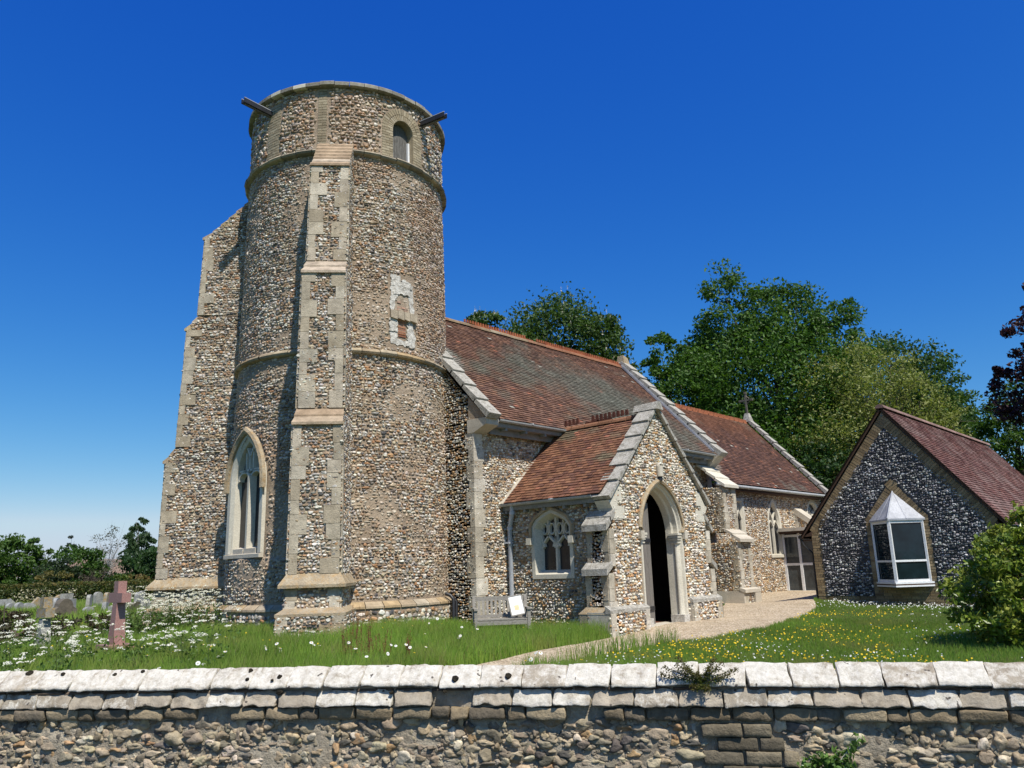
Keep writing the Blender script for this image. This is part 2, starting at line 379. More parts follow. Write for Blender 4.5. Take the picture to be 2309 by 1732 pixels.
def pal(name, n, jit=.12):
    t = np.array(PAL[name]); k = rng.choice(len(t), n, p=t[:, 3]/t[:, 3].sum())
    return np.clip(t[k, :3]*(1+U(-jit, jit, n)[:, None])*(1+U(-.04, .04, (n, 3))), .01, .9)
def rows(s0, s1, z0, z1, wd, ht):
    out = []; z = z0+ht*.5
    while z < z1:
        h = ht*U(.8, 1.2); s = s0+U(-wd, 0)
        nn = int((s1-s0)/wd*1.6)+4; ww = wd*U(.5, 1.5, nn)*np.where(U(0, 1, nn) < .07, 1.5, 1); x = s+np.cumsum(ww)-ww/2; k = (x > s0) & (x < s1)
        zz = z+U(-.34, .34, nn)*ht; out.append(np.stack([x, zz, ww, h*U(.62, 1.22, nn)], 1)[k]); z += h
    return np.concatenate(out) if out else np.zeros((0, 4))
def flat_flint(mb, fr, outer, holes=(), palette='nave', wd=.085, ht=.068, base='mortar', out=.022, mat='flint', grow=.035, keep=1.0, sunk=None):
    o = np.asarray(outer, float); mb.poly(o, holes, fr, base)
    r = rows(o[:, 0].min(), o[:, 0].max(), o[:, 1].min(), o[:, 1].max(), wd, ht)
    k = inpoly(r[:, 0], r[:, 1], o)
    for h in holes:
        k &= ~inpoly(r[:, 0], r[:, 1], offs(h, grow, True) if len(h) > 2 else h)
    r = r[k]
    P = fr(r[:, 0], r[:, 1], 0)
    if keep < 1: kk = vn(P, .9, 11)*.6+U(0, .4, len(P)) < keep; r, P = r[kk], P[kk]
    n = len(r); N = np.broadcast_to(fr.N, (n, 3)); X = np.broadcast_to(fr.S, (n, 3)); Y = np.broadcast_to(V3(0, 0, 1), (n, 3))
    c = out*1.35*U(.75, 1.7, n)
    stones(mb, P-N*(c*.2)[:, None], X, Y, N, r[:, 2]*.50*U(.8, 1.05, n), r[:, 3]*.49*U(.8, 1.08, n), c, pal(palette, n), mat)
def ccw(p):
    p = np.asarray(p, float); x, y = p[:, 0], p[:, 1]
    return p if (x*np.roll(y, -1)-np.roll(x, -1)*y).sum() < 0 else p[::-1]     # clockwise loops: offset + goes outward
BR = [(.33, .25, .15), (.29, .215, .125), (.36, .275, .17), (.25, .19, .12), (.31, .22, .14)]
def bricks(mb, fn, s0, s1, z0, z1, L=.235, H=.082, gap=.010, d0=-.03, d1=.012, cols=BR, mask=None, mat='brick', half_=True, jit=.003):
    nz = max(1, round((z1-z0)/H)); H = (z1-z0)/nz
    for j in range(nz):
        za, zb = z0+j*H+gap/2, z0+(j+1)*H-gap/2; s = s0-(L/2 if j % 2 and half_ else 0)
        while s < s1-.02:
            a, b = max(s, s0)+gap/2, min(s+L, s1)-gap/2; s += L
            if b-a < .03: continue
            if mask and not mask((a+b)/2, (za+zb)/2): continue
            e = d1+U(-jit, jit); c = np.array(cols[rng.integers(len(cols))])*U(.82, 1.15)
            A = [fn(a, za), fn(b, za), fn(b, zb), fn(a, zb)]
            mb.hexa([q(d0) for q in A]+[q(e) for q in A], mat, c)
def bfn(fr):
    return lambda s, z: (lambda d: fr(s, z, d))
# stone blocks
STC = [(.50, .45, .36), (.46, .41, .325), (.53, .485, .395), (.44, .39, .30), (.48, .42, .33)]
def stc(cols=STC, lo=.9, hi=1.1): return np.array(cols[rng.integers(len(cols))])*U(lo, hi)
def quoin(mb, O, S1, S2, z0, z1, l1=(.2, .36), l2=(.16, .3), ht=(.24, .38), t=.012, cols=STC, mat='stone', sunk=.1):
    """long-and-short blocks up an outside corner O; S1, S2 run from the corner along its two faces"""
    O, S1, S2 = V3(*O, 0), V3(*S1, 0), V3(*S2, 0); z = z0; k = rng.integers(2)
    while z < z1-.03:
        h = min(U(*ht), z1-z)
        if z1-(z+h) < .12: h = z1-z
        a = (l1[1] if k else l1[0])*U(.88, 1.1); b = (l2[0] if k else l2[1])*U(.88, 1.1); k = 1-k
        tt = t+U(-.003, .003); n1, n2 = -S2*tt, -S1*tt; c = stc(cols)
        C = O+n1+n2
        base = [C, O+S1*a+n1, O+S1*a+S2*sunk, O+S2*b+S1*sunk, O+S2*b+n2]
        lo = [p+V3(0, 0, z+.004) for p in base]; hi = [p+V3(0, 0, z+h-.004) for p in base]
        mb.add(np.array(lo+hi), [(0, 1, 6, 5), (1, 2, 7, 6), (2, 3, 8, 7), (3, 4, 9, 8), (4, 0, 5, 9), (5, 6, 7, 8, 9), (4, 3, 2, 1, 0)], mat, c)
        z += h
def ashlar(mb, fr, s0, s1, z0, z1, ht=(.25, .38), t=.012, cols=STC, mat='stone', jag=0, side=1):
    z = z0; k = rng.integers(2); jag0 = jag
    while z < z1-.03:
        h = min(U(*ht), z1-z)
        if z1-(z+h) < .12: h = z1-z
        a, b = s0, s1; jag = jag0*U(.35, 1.15)
        if jag:
            if side > 0: b += jag*(1 if k else -.2)*U(.8, 1.1)
            else: a -= jag*(1 if k else -.2)*U(.8, 1.1)
        k = 1-k if U(0, 1) < .75 else k; tt = t+U(-.005, .005)
        A = [(a, z+.004), (b, z+.004), (b, z+h-.004), (a, z+h-.004)]
        mb.hexa([fr(x, y, -.04) for x, y in A]+[fr(x, y, tt) for x, y in A], mat, stc(cols)); z += h
def rough_box(nx, ny, nz, r=.12):
    """unit box [-1,1]^3 with rounded edges as a quad grid"""
    vs = {}; fs = []
    def idx(p):
        k = tuple(np.round(p, 5))
        if k not in vs: vs[k] = len(vs)
        return vs[k]
    g = [np.unique(np.concatenate([np.linspace(-1, 1, n+1), [-1+r*.5, 1-r*.5]])) for n in (nx, ny, nz)]
    for ax in range(3):
        o = [i for i in range(3) if i != ax]
        for sgn in (-1, 1):
            for i in range(len(g[o[0]])-1):
                for j in range(len(g[o[1]])-1):
                    q = []
                    for (a, b) in ((i, j), (i+1, j), (i+1, j+1), (i, j+1)):
                        p = [0, 0, 0]; p[ax] = sgn; p[o[0]] = g[o[0]][a]; p[o[1]] = g[o[1]][b]; q.append(idx(p))
                    flip = (sgn > 0) ^ (ax == 1)
                    fs.append(q if flip else q[::-1])
    V = np.array(list(vs.keys())); C = np.clip(V, -1+r, 1-r); D = V-C; L = np.linalg.norm(D, axis=1)[:, None]
    V = np.where(L > 1e-9, C+D/np.maximum(L, 1e-9)*r, V)
    return V, np.array(fs)
# roof tiles, each course lapping the one below
def tiles(mb, O, A, Up, L, Sl, colfn, gauge=.105, wd=.17, mat='tile', lift=.03):
    O, A, Up = V3(*O), V3(*A), V3(*Up); N = np.cross(A, Up); N /= np.linalg.norm(N)
    if N[2] < 0: N = -N
    nr = int(round(Sl/gauge)); gauge = Sl/nr; P = []
    for j in range(nr):
        x = np.arange(-1, int(L/wd)+2)*wd+(wd/2 if j % 2 else 0)+U(-.01, .01)
        a, b = np.clip(x+.003, 0, L), np.clip(x+wd-.003, 0, L); k = b-a > .02; a, b = a[k], b[k]; n = len(a)
        lf = lift+U(-.004, .007, n); sk = U(-.004, .004, n); u0 = j*gauge+sk-.006; u1 = np.full(n, (j+1)*gauge+.03)
        dn = U(-.003, .003, n)
        def pt(s, u, h): return O+s[:, None]*A+u[:, None]*Up+h[:, None]*N
        P.append(np.stack([pt(a, u0, lf-dn), pt(b, u0, lf+dn), pt(b, u1, np.full(n, .004)), pt(a, u1, np.full(n, .004)), pt(a, u0+.004, lf-.016), pt(b, u0+.004, lf-.016)], 1))
    P = np.concatenate(P); n = len(P); col = colfn(P.mean(1))
    F = np.array([(0, 1, 2, 3), (4, 5, 1, 0)]); F = (F[None]+(np.arange(n)*6)[:, None, None]).reshape(-1, 4)
    mb.add(P, F, mat, np.repeat(col, 6, 0))
    q = [O, O+A*L, O+A*L+Up*Sl, O+Up*Sl]; mb.add(np.array(q)-N*.012, [(0, 1, 2, 3)], mat, (.06, .04, .03))
def slabs(mb, p0, p1, W, n, th=.09, rise=.05, mat='coping_stone', back=.0):
    """overlapping coping slabs climbing a gable from p0 to p1; W = half width vector"""
    p0, p1, W = V3(*p0), V3(*p1), V3(*W); d = (p1-p0)/n; u = d/np.linalg.norm(d); up = np.cross(W, u); up /= np.linalg.norm(up)
    if up[2] < 0: up = -up
    for i in range(n):
        a, b = p0+d*i-u*.03, p0+d*(i+1)+u*.012; r0 = rise*U(.8, 1.2); e = U(-.006, .006)
        lo = [a-W, a+W, b+W, b-W]; hi = [a-W+up*(th+r0), a+W+up*(th+r0), b+W+up*(th-.005), b-W+up*(th-.005)]
        mb.hexa([q+u*e for q in lo+hi], mat)
def crest(mb, p0, p1, mat, h=.12, tooth=.075, gap=.05, base=.07, w=.05, skip=()):
    p0, p1 = V3(*p0), V3(*p1); d = p1-p0; L = np.linalg.norm(d); u = d/L; sx = np.cross(u, (0, 0, 1)); x = 0
    while x < L-.1:
        if not any(a <= x < b for a, b in skip):
            if int(x/.46) != int((x-tooth-gap)/.46): mb.obox(p0+u*(x+.22)+V3(0, 0, base/2), u*.225, sx*w/2, V3(0, 0, base/2), mat)
            q = p0+u*(x+tooth/2)+V3(0, 0, base-.003); t = h*U(.92, 1.05)
            a = [q-u*tooth/2-sx*w*.4, q+u*tooth/2-sx*w*.4, q+u*tooth/2+sx*w*.4, q-u*tooth/2+sx*w*.4]
            mb.hexa(a+[p+V3(0, 0, t)+(q-p)*.25*V3(1, 1, 0) for p in a], mat)
        x += tooth+gap
# ------------------------------------------------------------------ ground height (shared by everything that stands on it)
GC = np.array([(11, 13.5, -1.30), (8.5, 15, -1.28), (14, 10.5, -1.50), (16.4, 10.3, -1.395), (18.9, 10.4, -1.40), (24, 12.3, -1.33), (30, 14, -1.20),
 (30, 11, -1.19), (24.2, 10.2, -1.20), (24.2, 8.2, -1.33), (23.2, 7, -1.36), (22, 9, -1.30), (24.2, 6.2, -1.39), (24, 4, -1.42), (4, 8, -1.50), (9, 8.3, -1.47), (12.5, 5, -1.50), (8, 3, -1.52), (17.9, 8.1, -1.34), (20.8, 8.8, -1.27),
 (13, 12, -1.50), (14, 13, -1.5), (8.5, 21, -1.27), (13, 40, -1.3), (5.5, 18, -1.38), (3, 14, -1.42), (17, 5, -1.45), (20, 25, -1.2), (40, 10, -1.25), (30, 4, -1.4), (18, 57, -1.3), (60, 60, -1.3), (60, 10, -1.2)])
def gz(x, y):
    x, y = np.asarray(x, float), np.asarray(y, float)
    d = (x[..., None]-GC[:, 0])**2+(y[..., None]-GC[:, 1])**2+.6; wt = d**-1.6
    far = np.clip((np.hypot(x-14, y-14)-45)/60, 0, 1)
    z = (wt*GC[:, 2]).sum(-1)/wt.sum(-1)
    road = np.clip((2.2-(x*.845+y*.535))/.6, 0, 1)*0
    return z*(1-far)-1.3*far+road
# ------------------------------------------------------------------ church: tower
T = V3(11.816, 16.985, 0)
def RT(z): return 2.75-.0136*(z+1.3)
church = thing('church', (16.5, 15.5, -1.35), label='flint parish church with round west tower, red tiled roofs and gabled porch', category='church')
def fcyl(az0, off=0.):
    """tower frame: s is arc length from azimuth az0 (positive to the right seen from outside), z up, d outwards"""
    def f(s, z, d=0.):
        s, z, d = np.broadcast_arrays(np.asarray(s, float), np.asarray(z, float), np.asarray(d, float))
        a = math.radians(az0)+s/2.7; r = RT(z)+d+off
        return np.stack([T[0]+r*np.cos(a), T[1]+r*np.sin(a), z], -1)
    return f
# openings and bare patches on the drum as (az0, polygon in s,z)
WW_AZ, BEL_AZ, NI_AZ = 180.6, 267.3, 265.6
win_in = arch(.56, .56, 2.1, 1.0, 10)
bel_in = arch(.335, 10.28, 11.08, .336, 8)
OPEN = [(WW_AZ, ccw(win_in)), (BEL_AZ, ccw(bel_in))]
BARE = [(WW_AZ, ccw(arch(.80, .44, 2.1, 1.25, 10))), (BEL_AZ, ccw(arch(.66, 10.2, 11.08, .66, 8))),
        (NI_AZ, ccw([(-.36, 5.3), (-.36, 7.1), (.34, 7.1), (.40, 5.3)])),
        (188.6, ccw([(-.25, 10.2), (-.25, 11.75), (.25, 11.75), (.25, 10.2)])), (220.3, ccw([(-.14, 10.2), (-.14, 12), (.14, 12), (.14, 10.2)]))]
def drum_in(az, z, lst, grow=0.):
    r = np.zeros(np.shape(az), bool)
    for a0, p in lst:
        s = np.radians((az-a0+180) % 360-180)*2.7
        r |= inpoly(s, z, offs(p, grow, True) if grow else p)
    return r
mb = MB()
na = 360; zs = np.concatenate([np.arange(-1.7, .4, .15), np.arange(.4, 3.4, .05), np.arange(3.4, 10.2, .2), np.arange(10.2, 12.05, .05)])
az = np.arange(na+1)*360/na
A, Z = np.meshgrid(az, zs); rr = RT(Z)
Vd = np.stack([T[0]+rr*np.cos(np.radians(A)), T[1]+rr*np.sin(np.radians(A)), Z], -1)
ii, jj = np.meshgrid(np.arange(len(zs)-1), np.arange(na), indexing='ij')
ac, zc = (az[jj]+.5), (zs[ii]+zs[ii+1])/2
ok = ~drum_in(ac, zc, [(WW_AZ, ccw(arch(.66, .5, 2.1, 1.12, 10))), (BEL_AZ, ccw(arch(.40, 10.26, 11.08, .40, 8)))])
k = na+1; F = np.stack([ii*k+jj, ii*k+jj+1, (ii+1)*k+jj+1, (ii+1)*k+jj], -1)[ok]
mb.add(Vd, F, 'mortar', smooth=True)
def drum_stones(z0, z1, wd, ht, out, keep, a0=135, a1=352, jag=None):
    r = rows(np.radians(a0)*2.7, np.radians(a1)*2.7, z0, z1, wd, ht); a = np.degrees(r[:, 0]/2.7); z = r[:, 1]
    kk = ~drum_in(a, z, BARE, .05)
    for ab, hw in ((135, .44), (228, .42)): kk &= ~((np.abs(np.radians(a-ab)*2.7) < hw) & (z < 10.0))
    r, a, z = r[kk], a[kk], z[kk]; ar = np.radians(a); R_ = RT(z)
    P = np.stack([T[0]+R_*np.cos(ar), T[1]+R_*np.sin(ar), z], -1); N = np.stack([np.cos(ar), np.sin(ar), 0*ar], -1); X = np.stack([-np.sin(ar), np.cos(ar), 0*ar], -1)
    lime = fbm(P*V3(1, 1, 1.4), 1.1, 5, 5)-(.0 if z0 < 5 else .02 if z0 < 10 else .2)                      # patches where old mortar nearly covers the flints
    gone = (lime > .57) & (U(0, 1, len(P)) < .30) | (U(0, 1, len(P)) > keep)
    r, P, N, X, lime = r[~gone], P[~gone], N[~gone], X[~gone], lime[~gone]; n = len(r)
    c = out*1.35*U(.75, 1.7, n); sk = c*np.where(lime > .57, U(.25, .62, n), np.where(lime > .52, .3, .16))
    col = pal('tower', n); bro = np.clip((fbm(P, 2.2, 21)-.40)*4, 0, .95)[:, None]; col = col*(1-bro*.58)+bro*.58*V3(.41, .265, .165); lm = np.clip((lime-.51)*7, 0, .5)[:, None]; col = col*(1-lm)+lm*V3(.46, .38, .28)*U(.75, 1.2, n)[:, None]
    stones(mb, P-N*sk[:, None], X, np.broadcast_to(V3(0, 0, 1), (n, 3)), N, r[:, 2]*.49*U(.8, 1.05, n), r[:, 3]*.49*U(.8, 1.1, n), c, col)
drum_stones(-1.5, -.68, .09, .066, .026, .97); drum_stones(-.55, 4.98, .088, .062, .026, .97)
drum_stones(5.12, 10.12, .085, .060, .025, .97); drum_stones(10.25, 11.98, .105, .082, .032, .98)
tower = mb.build('tower', church)
def sub(name, mbx, par, **kw): return mbx.build(name, par, **kw)
# plinth: its own ring of flint with a chamfered stone top
mb = MB(); mb.lathe([(2.76, -1.7), (2.76+.11, -1.7), (2.76+.11, -.74)], T, 'mortar')
r = rows(np.radians(135)*2.86, np.radians(352)*2.86, -1.55, -.78, .105, .078); a = r[:, 0]/2.86; n = len(r)
N = np.stack([np.cos(a), np.sin(a), 0*a], -1); c = .028*U(.9, 1.6, n)
stones(mb, T+N*2.87+np.stack([0*a, 0*a, r[:, 1]], -1)-N*(c*.25)[:, None], np.stack([-np.sin(a), np.cos(a), 0*a], -1), np.broadcast_to(V3(0, 0, 1), (n, 3)), N, r[:, 2]*.53, r[:, 3]*.53, c, pal('tower', n))
for i in range(44):
    a0, a1 = i*360/44+.25, (i+1)*360/44-.05; e = U(-.006, .006)
    mb.lathe([(2.7, -.745), (2.90+e, -.745), (2.895+e, -.70), (2.765, -.61), (2.7, -.60)], T, 'stone', a0, a1, 4, stc([(.46, .40, .31), (.42, .34, .24), (.40, .30, .18)]), False)
mb.build('plinth', tower)
# string courses and the parapet coping: rings of separate stones
def ring(name, zc, proj, h, n, prof, cols, mat='stone', z0r=None, bright=()):
    mb = MB(); r0 = RT(zc)
    for i in range(n):
        a0, a1 = i*360/n+.12, (i+1)*360/n-.12; e, f_ = U(-.012, .012), U(-.008, .008)
        c = stc(cols); mt = mat
        if i in bright: mt, c = 'limestone_clean', (1, 1, 1)
        mb.lathe([(r0+p*proj+(e if p > .3 else 0), zc+q*h+f_) for p, q in prof], T, mt, a0, a1, 5, c, False)
    return mb.build(name, tower)
HALFR = [(-.6, -.5), (.15, -.5), (.8, -.3), (1, 0), (.8, .3), (.1, .62), (-.6, .7)]
DK = [(.34, .30, .235), (.40, .35, .27), (.30, .265, .205), (.44, .38, .28)]
ring('string_course', 10.17, .15, .14, 40, HALFR, DK)
ring('string_course', 5.04, .12, .15, 40, HALFR, [(.40, .34, .25), (.44, .37, .26), (.36, .29, .20), (.42, .31, .18)])
FLATR = [(-2.2, -.5), (.75, -.5), (1, -.42), (1, .3), (.85, .5), (-2.2, .5)]
ring('parapet_coping', 12.04, .15, .12, 46, FLATR, [(.28, .265, .225), (.34, .32, .27), (.24, .225, .19)], bright=(24, 26))
mb = MB(); mb.lathe([(.01, 11.6), (2.5, 11.55), (2.5, 12.0)], T, 'lead_dark'); mb.build('roof_deck', tower)
# buttresses
def buttress(th, prof, w_of, name='buttress', lipz=-.22, top_n=6):
    t = math.radians(th); u = V3(math.cos(t), math.sin(t), 0); v = V3(-math.sin(t), math.cos(t), 0); mb = MB()   # v = left-hand side seen from the tower
    P = [(d, z) for d, z in prof]
    for (d0, z0), (d1, z1) in zip(P[:-1], P[1:]):
        w0, w1 = w_of(z0)/2, w_of(z1)/2
        slope = abs(d1-d0) > .3*abs(z1-z0)
        if slope:                                                                  # weathering: courses of thin stone slabs
            n = top_n if z0-z1 > .6 else 2
            for sd in (-1, 1):
                q = [(2.2, z0+.01), (d0, z0+.01), (d1, z1), (2.2, z1)]; wq = [w0, w0, w1, w1]
                def fsl(s, z, d=0., sd=sd, w0=w0):
                    s, z, d = np.broadcast_arrays(np.asarray(s, float), np.asarray(z, float), np.asarray(d, float)); Q = T+u*(d1-s)[..., None]+v*(sd*(w0+d))[..., None]; Q[..., 2] = z; return Q
                fsl.S, fsl.N = -u, v*sd
                flat_flint(mb, fsl, ccw([(0, z1-.03), (d1-d0, z0-.02), (d1-2.2, z0-.02), (d1-2.2, z1-.03)]), [], 'tower', .085, .062, 'mortar', .022)
            mb.hexa([T+u*x+v*y+V3(0, 0, z_) for x, y, z_ in ((2.2, -w0, z1-.04), (d1-.03, -w0, z1-.04), (d1-.03, w0, z1-.04), (2.2, w0, z1-.04), (2.2, -w0, z0), (d0-.03, -w0, z0-.02), (d0-.03, w0, z0-.02), (2.2, w0, z0))], 'mortar')
            for i in range(n):
                fa, fb = i/n, (i+1)/n; da, za = d0+(d1-d0)*fa, z0+(z1-z0)*fa; db, zb = d0+(d1-d0)*fb, z0+(z1-z0)*fb; e = U(.0, .012)
                lw = .025 if i == n-1 else .008; e += .05 if i == n-1 else 0
                q = [(da-.02, za+.012, w0), (db+.012+e, zb+.02, w1+lw), (db+.012+e, zb-.035, w1+lw), (da-.1, zb-.05, w0)]
                lo = [T+u*d-v*w_+V3(0, 0, z) for d, z, w_ in q]; hi = [T+u*d+v*w_+V3(0, 0, z) for d, z, w_ in q]
                mb.hexa(lo+hi, 'stone', stc([(.44, .35, .25), (.48, .40, .31), (.40, .30, .205), (.46, .37, .23)]))
        else:
            fz = lambda s, z, d=0., dd=(d0, z0, d1, z1): None
            def ff(s, z, d=0., a=(d0, z0, d1, z1)):
                s, z, d = np.broadcast_arrays(np.asarray(s, float), np.asarray(z, float), np.asarray(d, float))
                dd = a[0]+(a[2]-a[0])*(z-a[1])/(a[3]-a[1]+1e-9)
                Q = T+u*(dd+d)[..., None]+v*s[..., None]; Q[..., 2] = z; return Q
            ff.S, ff.N = v, u
            zt, zb = z0-.02, z1; ws, wb = w_of(z0-.01)/2, w_of(z1)/2
            outer = ccw([(-wb, zb), (-ws, zt), (ws, zt), (wb, zb)])
            qh = .2
            flat_flint(mb, ff, outer, [], 'tower', .08, .06, 'mortar', .023)
            for sd in (-1, 1):
                ashlar(mb, ff, *((-ws, -ws+qh) if sd < 0 else (ws-qh, ws)), zb, zt, (.26, .42), .03, [(.47, .415, .32), (.51, .46, .37), (.43, .37, .275), (.49, .43, .34)], 'stone', .17 if zt-zb > 1 else .04, -sd)
            for sd in (-1, 1):                                                     # flanks
                def fs(s, z, d=0., a=(d0, z0, d1, z1), sd=sd, ws=ws, wb=wb):
                    s, z, d = np.broadcast_arrays(np.asarray(s, float), np.asarray(z, float), np.asarray(d, float))
                    dd = a[0]+(a[2]-a[0])*(z-a[1])/(a[3]-a[1]+1e-9); ww = wb+(ws-wb)*(z-zb)/(zt-zb+1e-9)
                    Q = T+u*(dd-s)[..., None]+v*(sd*(ww+d))[..., None]; Q[..., 2] = z; return Q
                fs.S, fs.N = -u, v*sd
                ln = d0-2.2
                flat_flint(mb, fs, ccw([(.0, zb), (.0, zt), (ln, zt), (ln, zb)]), [], 'tower', .085, .062, 'mortar', .023)
                ashlar(mb, fs, 0., .10 if th > 180 else .16, zb, zt, (.24, .42), .03, [(.47, .415, .32), (.50, .45, .36), (.43, .37, .275)], 'stone', .05 if th > 180 else .22, 1)
    # plinth block with chamfered top
    wp = w_of(-1)/2+.12; dp = P[-1][0]+.16
    def fp(s, z, d=0.):
        s, z, d = np.broadcast_arrays(np.asarray(s, float), np.asarray(z, float), np.asarray(d, float)); Q = T+u*(dp+d)[..., None]+v*s[..., None]; Q[..., 2] = z; return Q
    fp.S, fp.N = v, u
    flat_flint(mb, fp, ccw([(-wp, -1.7), (-wp, -.76), (wp, -.76), (wp, -1.7)]), [], 'tower', .08, .06, 'mortar', .023)
    for sd in (-1, 1):
        ashlar(mb, fp, *((-wp, -wp+.26) if sd < 0 else (wp-.26, wp)), -1.7, -.76, (.22, .34), .022, [(.44, .37, .27), (.48, .42, .33), (.42, .33, .22)], 'stone', .3, -sd)
        def fq(s, z, d=0., sd=sd):
            s, z, d = np.broadcast_arrays(np.asarray(s, float), np.asarray(z, float), np.asarray(d, float)); Q = T+u*(dp-s)[..., None]+v*(sd*(wp+d))[..., None]; Q[..., 2] = z; return Q
        fq.S, fq.N = -u, v*sd
        flat_flint(mb, fq, ccw([(0, -1.7), (0, -.76), (dp-2.4, -.76), (dp-2.4, -1.7)]), [], 'tower', .08, .06, 'mortar', .023)
        ashlar(mb, fq, 0, .2, -1.7, -.76, (.22, .34), .018, [(.44, .37, .27), (.48, .42, .33)], 'stone', .12, 1)
    a, b = dp+.02, wp+.02; a2, b2 = dp-.13, w_of(-1)/2
    lo = [T+u*x+v*y+V3(0, 0, -.77) for x, y in ((2.3, -b), (a, -b), (a, b), (2.3, b))]; mi = [q+V3(0, 0, .05) for q in lo]
    hi = [T+u*x+v*y+V3(0, 0, -.625) for x, y in ((2.3, -b2), (a2, -b2), (a2, b2), (2.3, b2))]
    mb.hexa(lo+mi, 'limestone_lichen'); mb.hexa(mi+hi, 'limestone_lichen')
    # drip mould near the foot
    d0 = [p[0] for p in P if p[1] <= 0.1][0]; wl = w_of(0)/2
    lo = [T+u*x+v*y+V3(0, 0, -.24) for x, y in ((2.3, -wl-.13), (d0+.20, -wl-.13), (d0+.20, wl+.13), (2.3, wl+.13))]; mi = [q+V3(0, 0, .06) for q in lo]
    hi = [T+u*x+v*y+V3(0, 0, .05) for x, y in ((2.3, -wl+.01), (d0-.01, -wl+.01), (d0-.01, wl-.01), (2.3, wl-.01))]
    mb.hexa(lo+mi, 'limestone_lichen'); mb.hexa(mi+hi, 'limestone_lichen')
    return mb.build(name, tower, label=('stepped flint buttress at the left side of the tower' if th < 180 else 'stepped flint buttress facing the boundary wall'))
buttress(135, [(2.5, 10.02), (3.70, 8.87), (3.77, 6.71), (4.02, 6.33), (4.11, 3.23), (4.33, 2.86), (4.36, 0.02), (4.42, -.8)], lambda z: 1.0 if z < 6 else .94)
buttress(228, [(2.55, 10.45), (3.40, 9.38), (3.60, 6.89), (3.98, 6.48), (3.98, 3.42), (4.26, 3.05), (4.28, 0.02), (4.42, -.8)], lambda z: float(np.interp(z, [-1, 3, 3.4, 6.4, 6.9, 10], [1.06, 1.0, .98, .93, .88, .86])), top_n=7)
# brick bands of the belfry stage
for az0, w_ in ((188.6, .24), (220.3, .12)):
    mb = MB(); f = fcyl(az0); bricks(mb, bfn(f), -w_, w_, 10.26, 11.95 if w_ < .2 else 11.8, .23, .075, .012, -.05, .012, [(.34, .29, .205), (.30, .25, .175), (.37, .32, .23)]); mb.build('brick_band', tower)
# belfry opening
f = fcyl(BEL_AZ); mb = MB(); BC = [(.37, .315, .22), (.33, .28, .195), (.40, .345, .25), (.30, .25, .17)]
for sd in (-1, 1): bricks(mb, bfn(f), *((-.655, -.335) if sd < 0 else (.335, .655)), 10.27, 11.08, .215, .075, .012, -.06, .014, BC)
for ring_i in range(2):
    n = 22; ra = .335+ring_i*.165
    for i in range(n):
        a0, a1 = math.pi*i/n+.012, math.pi*(i+1)/n-.012; q = [(ra+.005, a0), (ra+.155, a0), (ra+.155, a1), (ra+.005, a1)]
        A = [(-r_*math.cos(a_), 11.08+r_*math.sin(a_)) for r_, a_ in q]
        mb.hexa([f(x, y, -.06) for x, y in A]+[f(x, y, .014+U(-.003, .003)) for x, y in A], 'brick', np.array(BC[rng.integers(4)])*U(.85, 1.12))
mb.sweep(bel_in, [(.01, .01), (0, 0), (0, -.34)], f, 'brick', col=(.34, .28, .19))
belw = mb.build('belfry_window', tower, label='round-headed belfry opening with upright wooden slats')
mb = MB()
for i in range(11):
    s0 = -.33+i*.06; top = 11.08+math.sqrt(max(.33**2-(s0+.028)**2, 0))-.02
    mb.hexa([f(x, y, d) for d in (-.24, -.20) for x, y in ((s0, 10.25), (s0+.05, 10.25), (s0+.05, top), (s0, top))], 'wood_louvre')
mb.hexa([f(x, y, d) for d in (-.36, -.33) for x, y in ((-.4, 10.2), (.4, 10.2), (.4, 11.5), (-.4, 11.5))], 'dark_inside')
mb.hexa([f(x, y, d) for d in (-.19, -.13) for x, y in ((.27, 10.25), (.33, 10.25), (.33, 10.95), (.27, 10.95))], 'paint_white')
mb.build('louvre', tower)
# west window: flat stone frame let into the drum
fw = fflat((T[0]-2.66, T[1]+.02, 0), (0, -1, 0), (-1, 0, 0)); mb = MB()
outp = arch(.57, .52, 2.1, 1.0, 12)
mb.sweep(outp, [(.23, -.06), (.225, .03), (.10, .03), (.0, -.03), (-.02, -.20)], fw, 'limestone_clean')
mb.hexa([fw(x, z, d) for x, z, d in ((-.80, .42, -.2), (.80, .42, -.2), (.80, .42, .07), (-.80, .42, .07), (-.80, .58, -.3), (.80, .58, -.3), (.80, .50, .07), (-.80, .50, .07))], 'limestone')
for a, b in ((-.50, -.04), (.0, .52)): mb.hexa([fw(x, z, d) for x, z, d in ((a, .5, -.2), (b, .5, -.2), (b, .5, .0), (a, .5, .0), (a, .68, -.2), (b, .68, -.2), (b, .63, .0), (a, .63, .0))], 'limestone')
hood = arch(.80, 1.95, 2.1, 1.24, 12); mb.sweep(hood, [(-.05, .02), (-.05, .09), (.02, .13), (.085, .10), (.10, .02)], fw, 'limestone_lichen')
ww = mb.build('west_window', tower, label='two-light pointed stone window low on the west side of the tower')
mb = MB()
def bar(path, t=.045, d0=-.19, d1=-.06, mat='limestone_clean'): mb.sweep(np.array(path), [(-t, d0), (-t*.5, d1), (t*.5, d1), (t, d0)], fw, mat)
bar([(.06, .55), (.06, 2.3)], .075, -.19, -.01)
for sd in (-1, 1):
    cx = .03+sd*.27; pts = [(cx+.25*math.cos(t), 2.2+.20*math.sin(t)) for t in np.linspace(math.pi, 0, 11)]; bar(pts, .05)
    bar([(sd*.16, 2.38), (sd*.16, 2.85)], .045)
bar([(-.46, 2.43), (.46, 2.43)], .045); bar([(0, 2.4), (0, 2.74), (-.14, 2.96)], .04); bar([(0, 2.74), (.14, 2.96)], .04)
mb.build('tracery', tower)
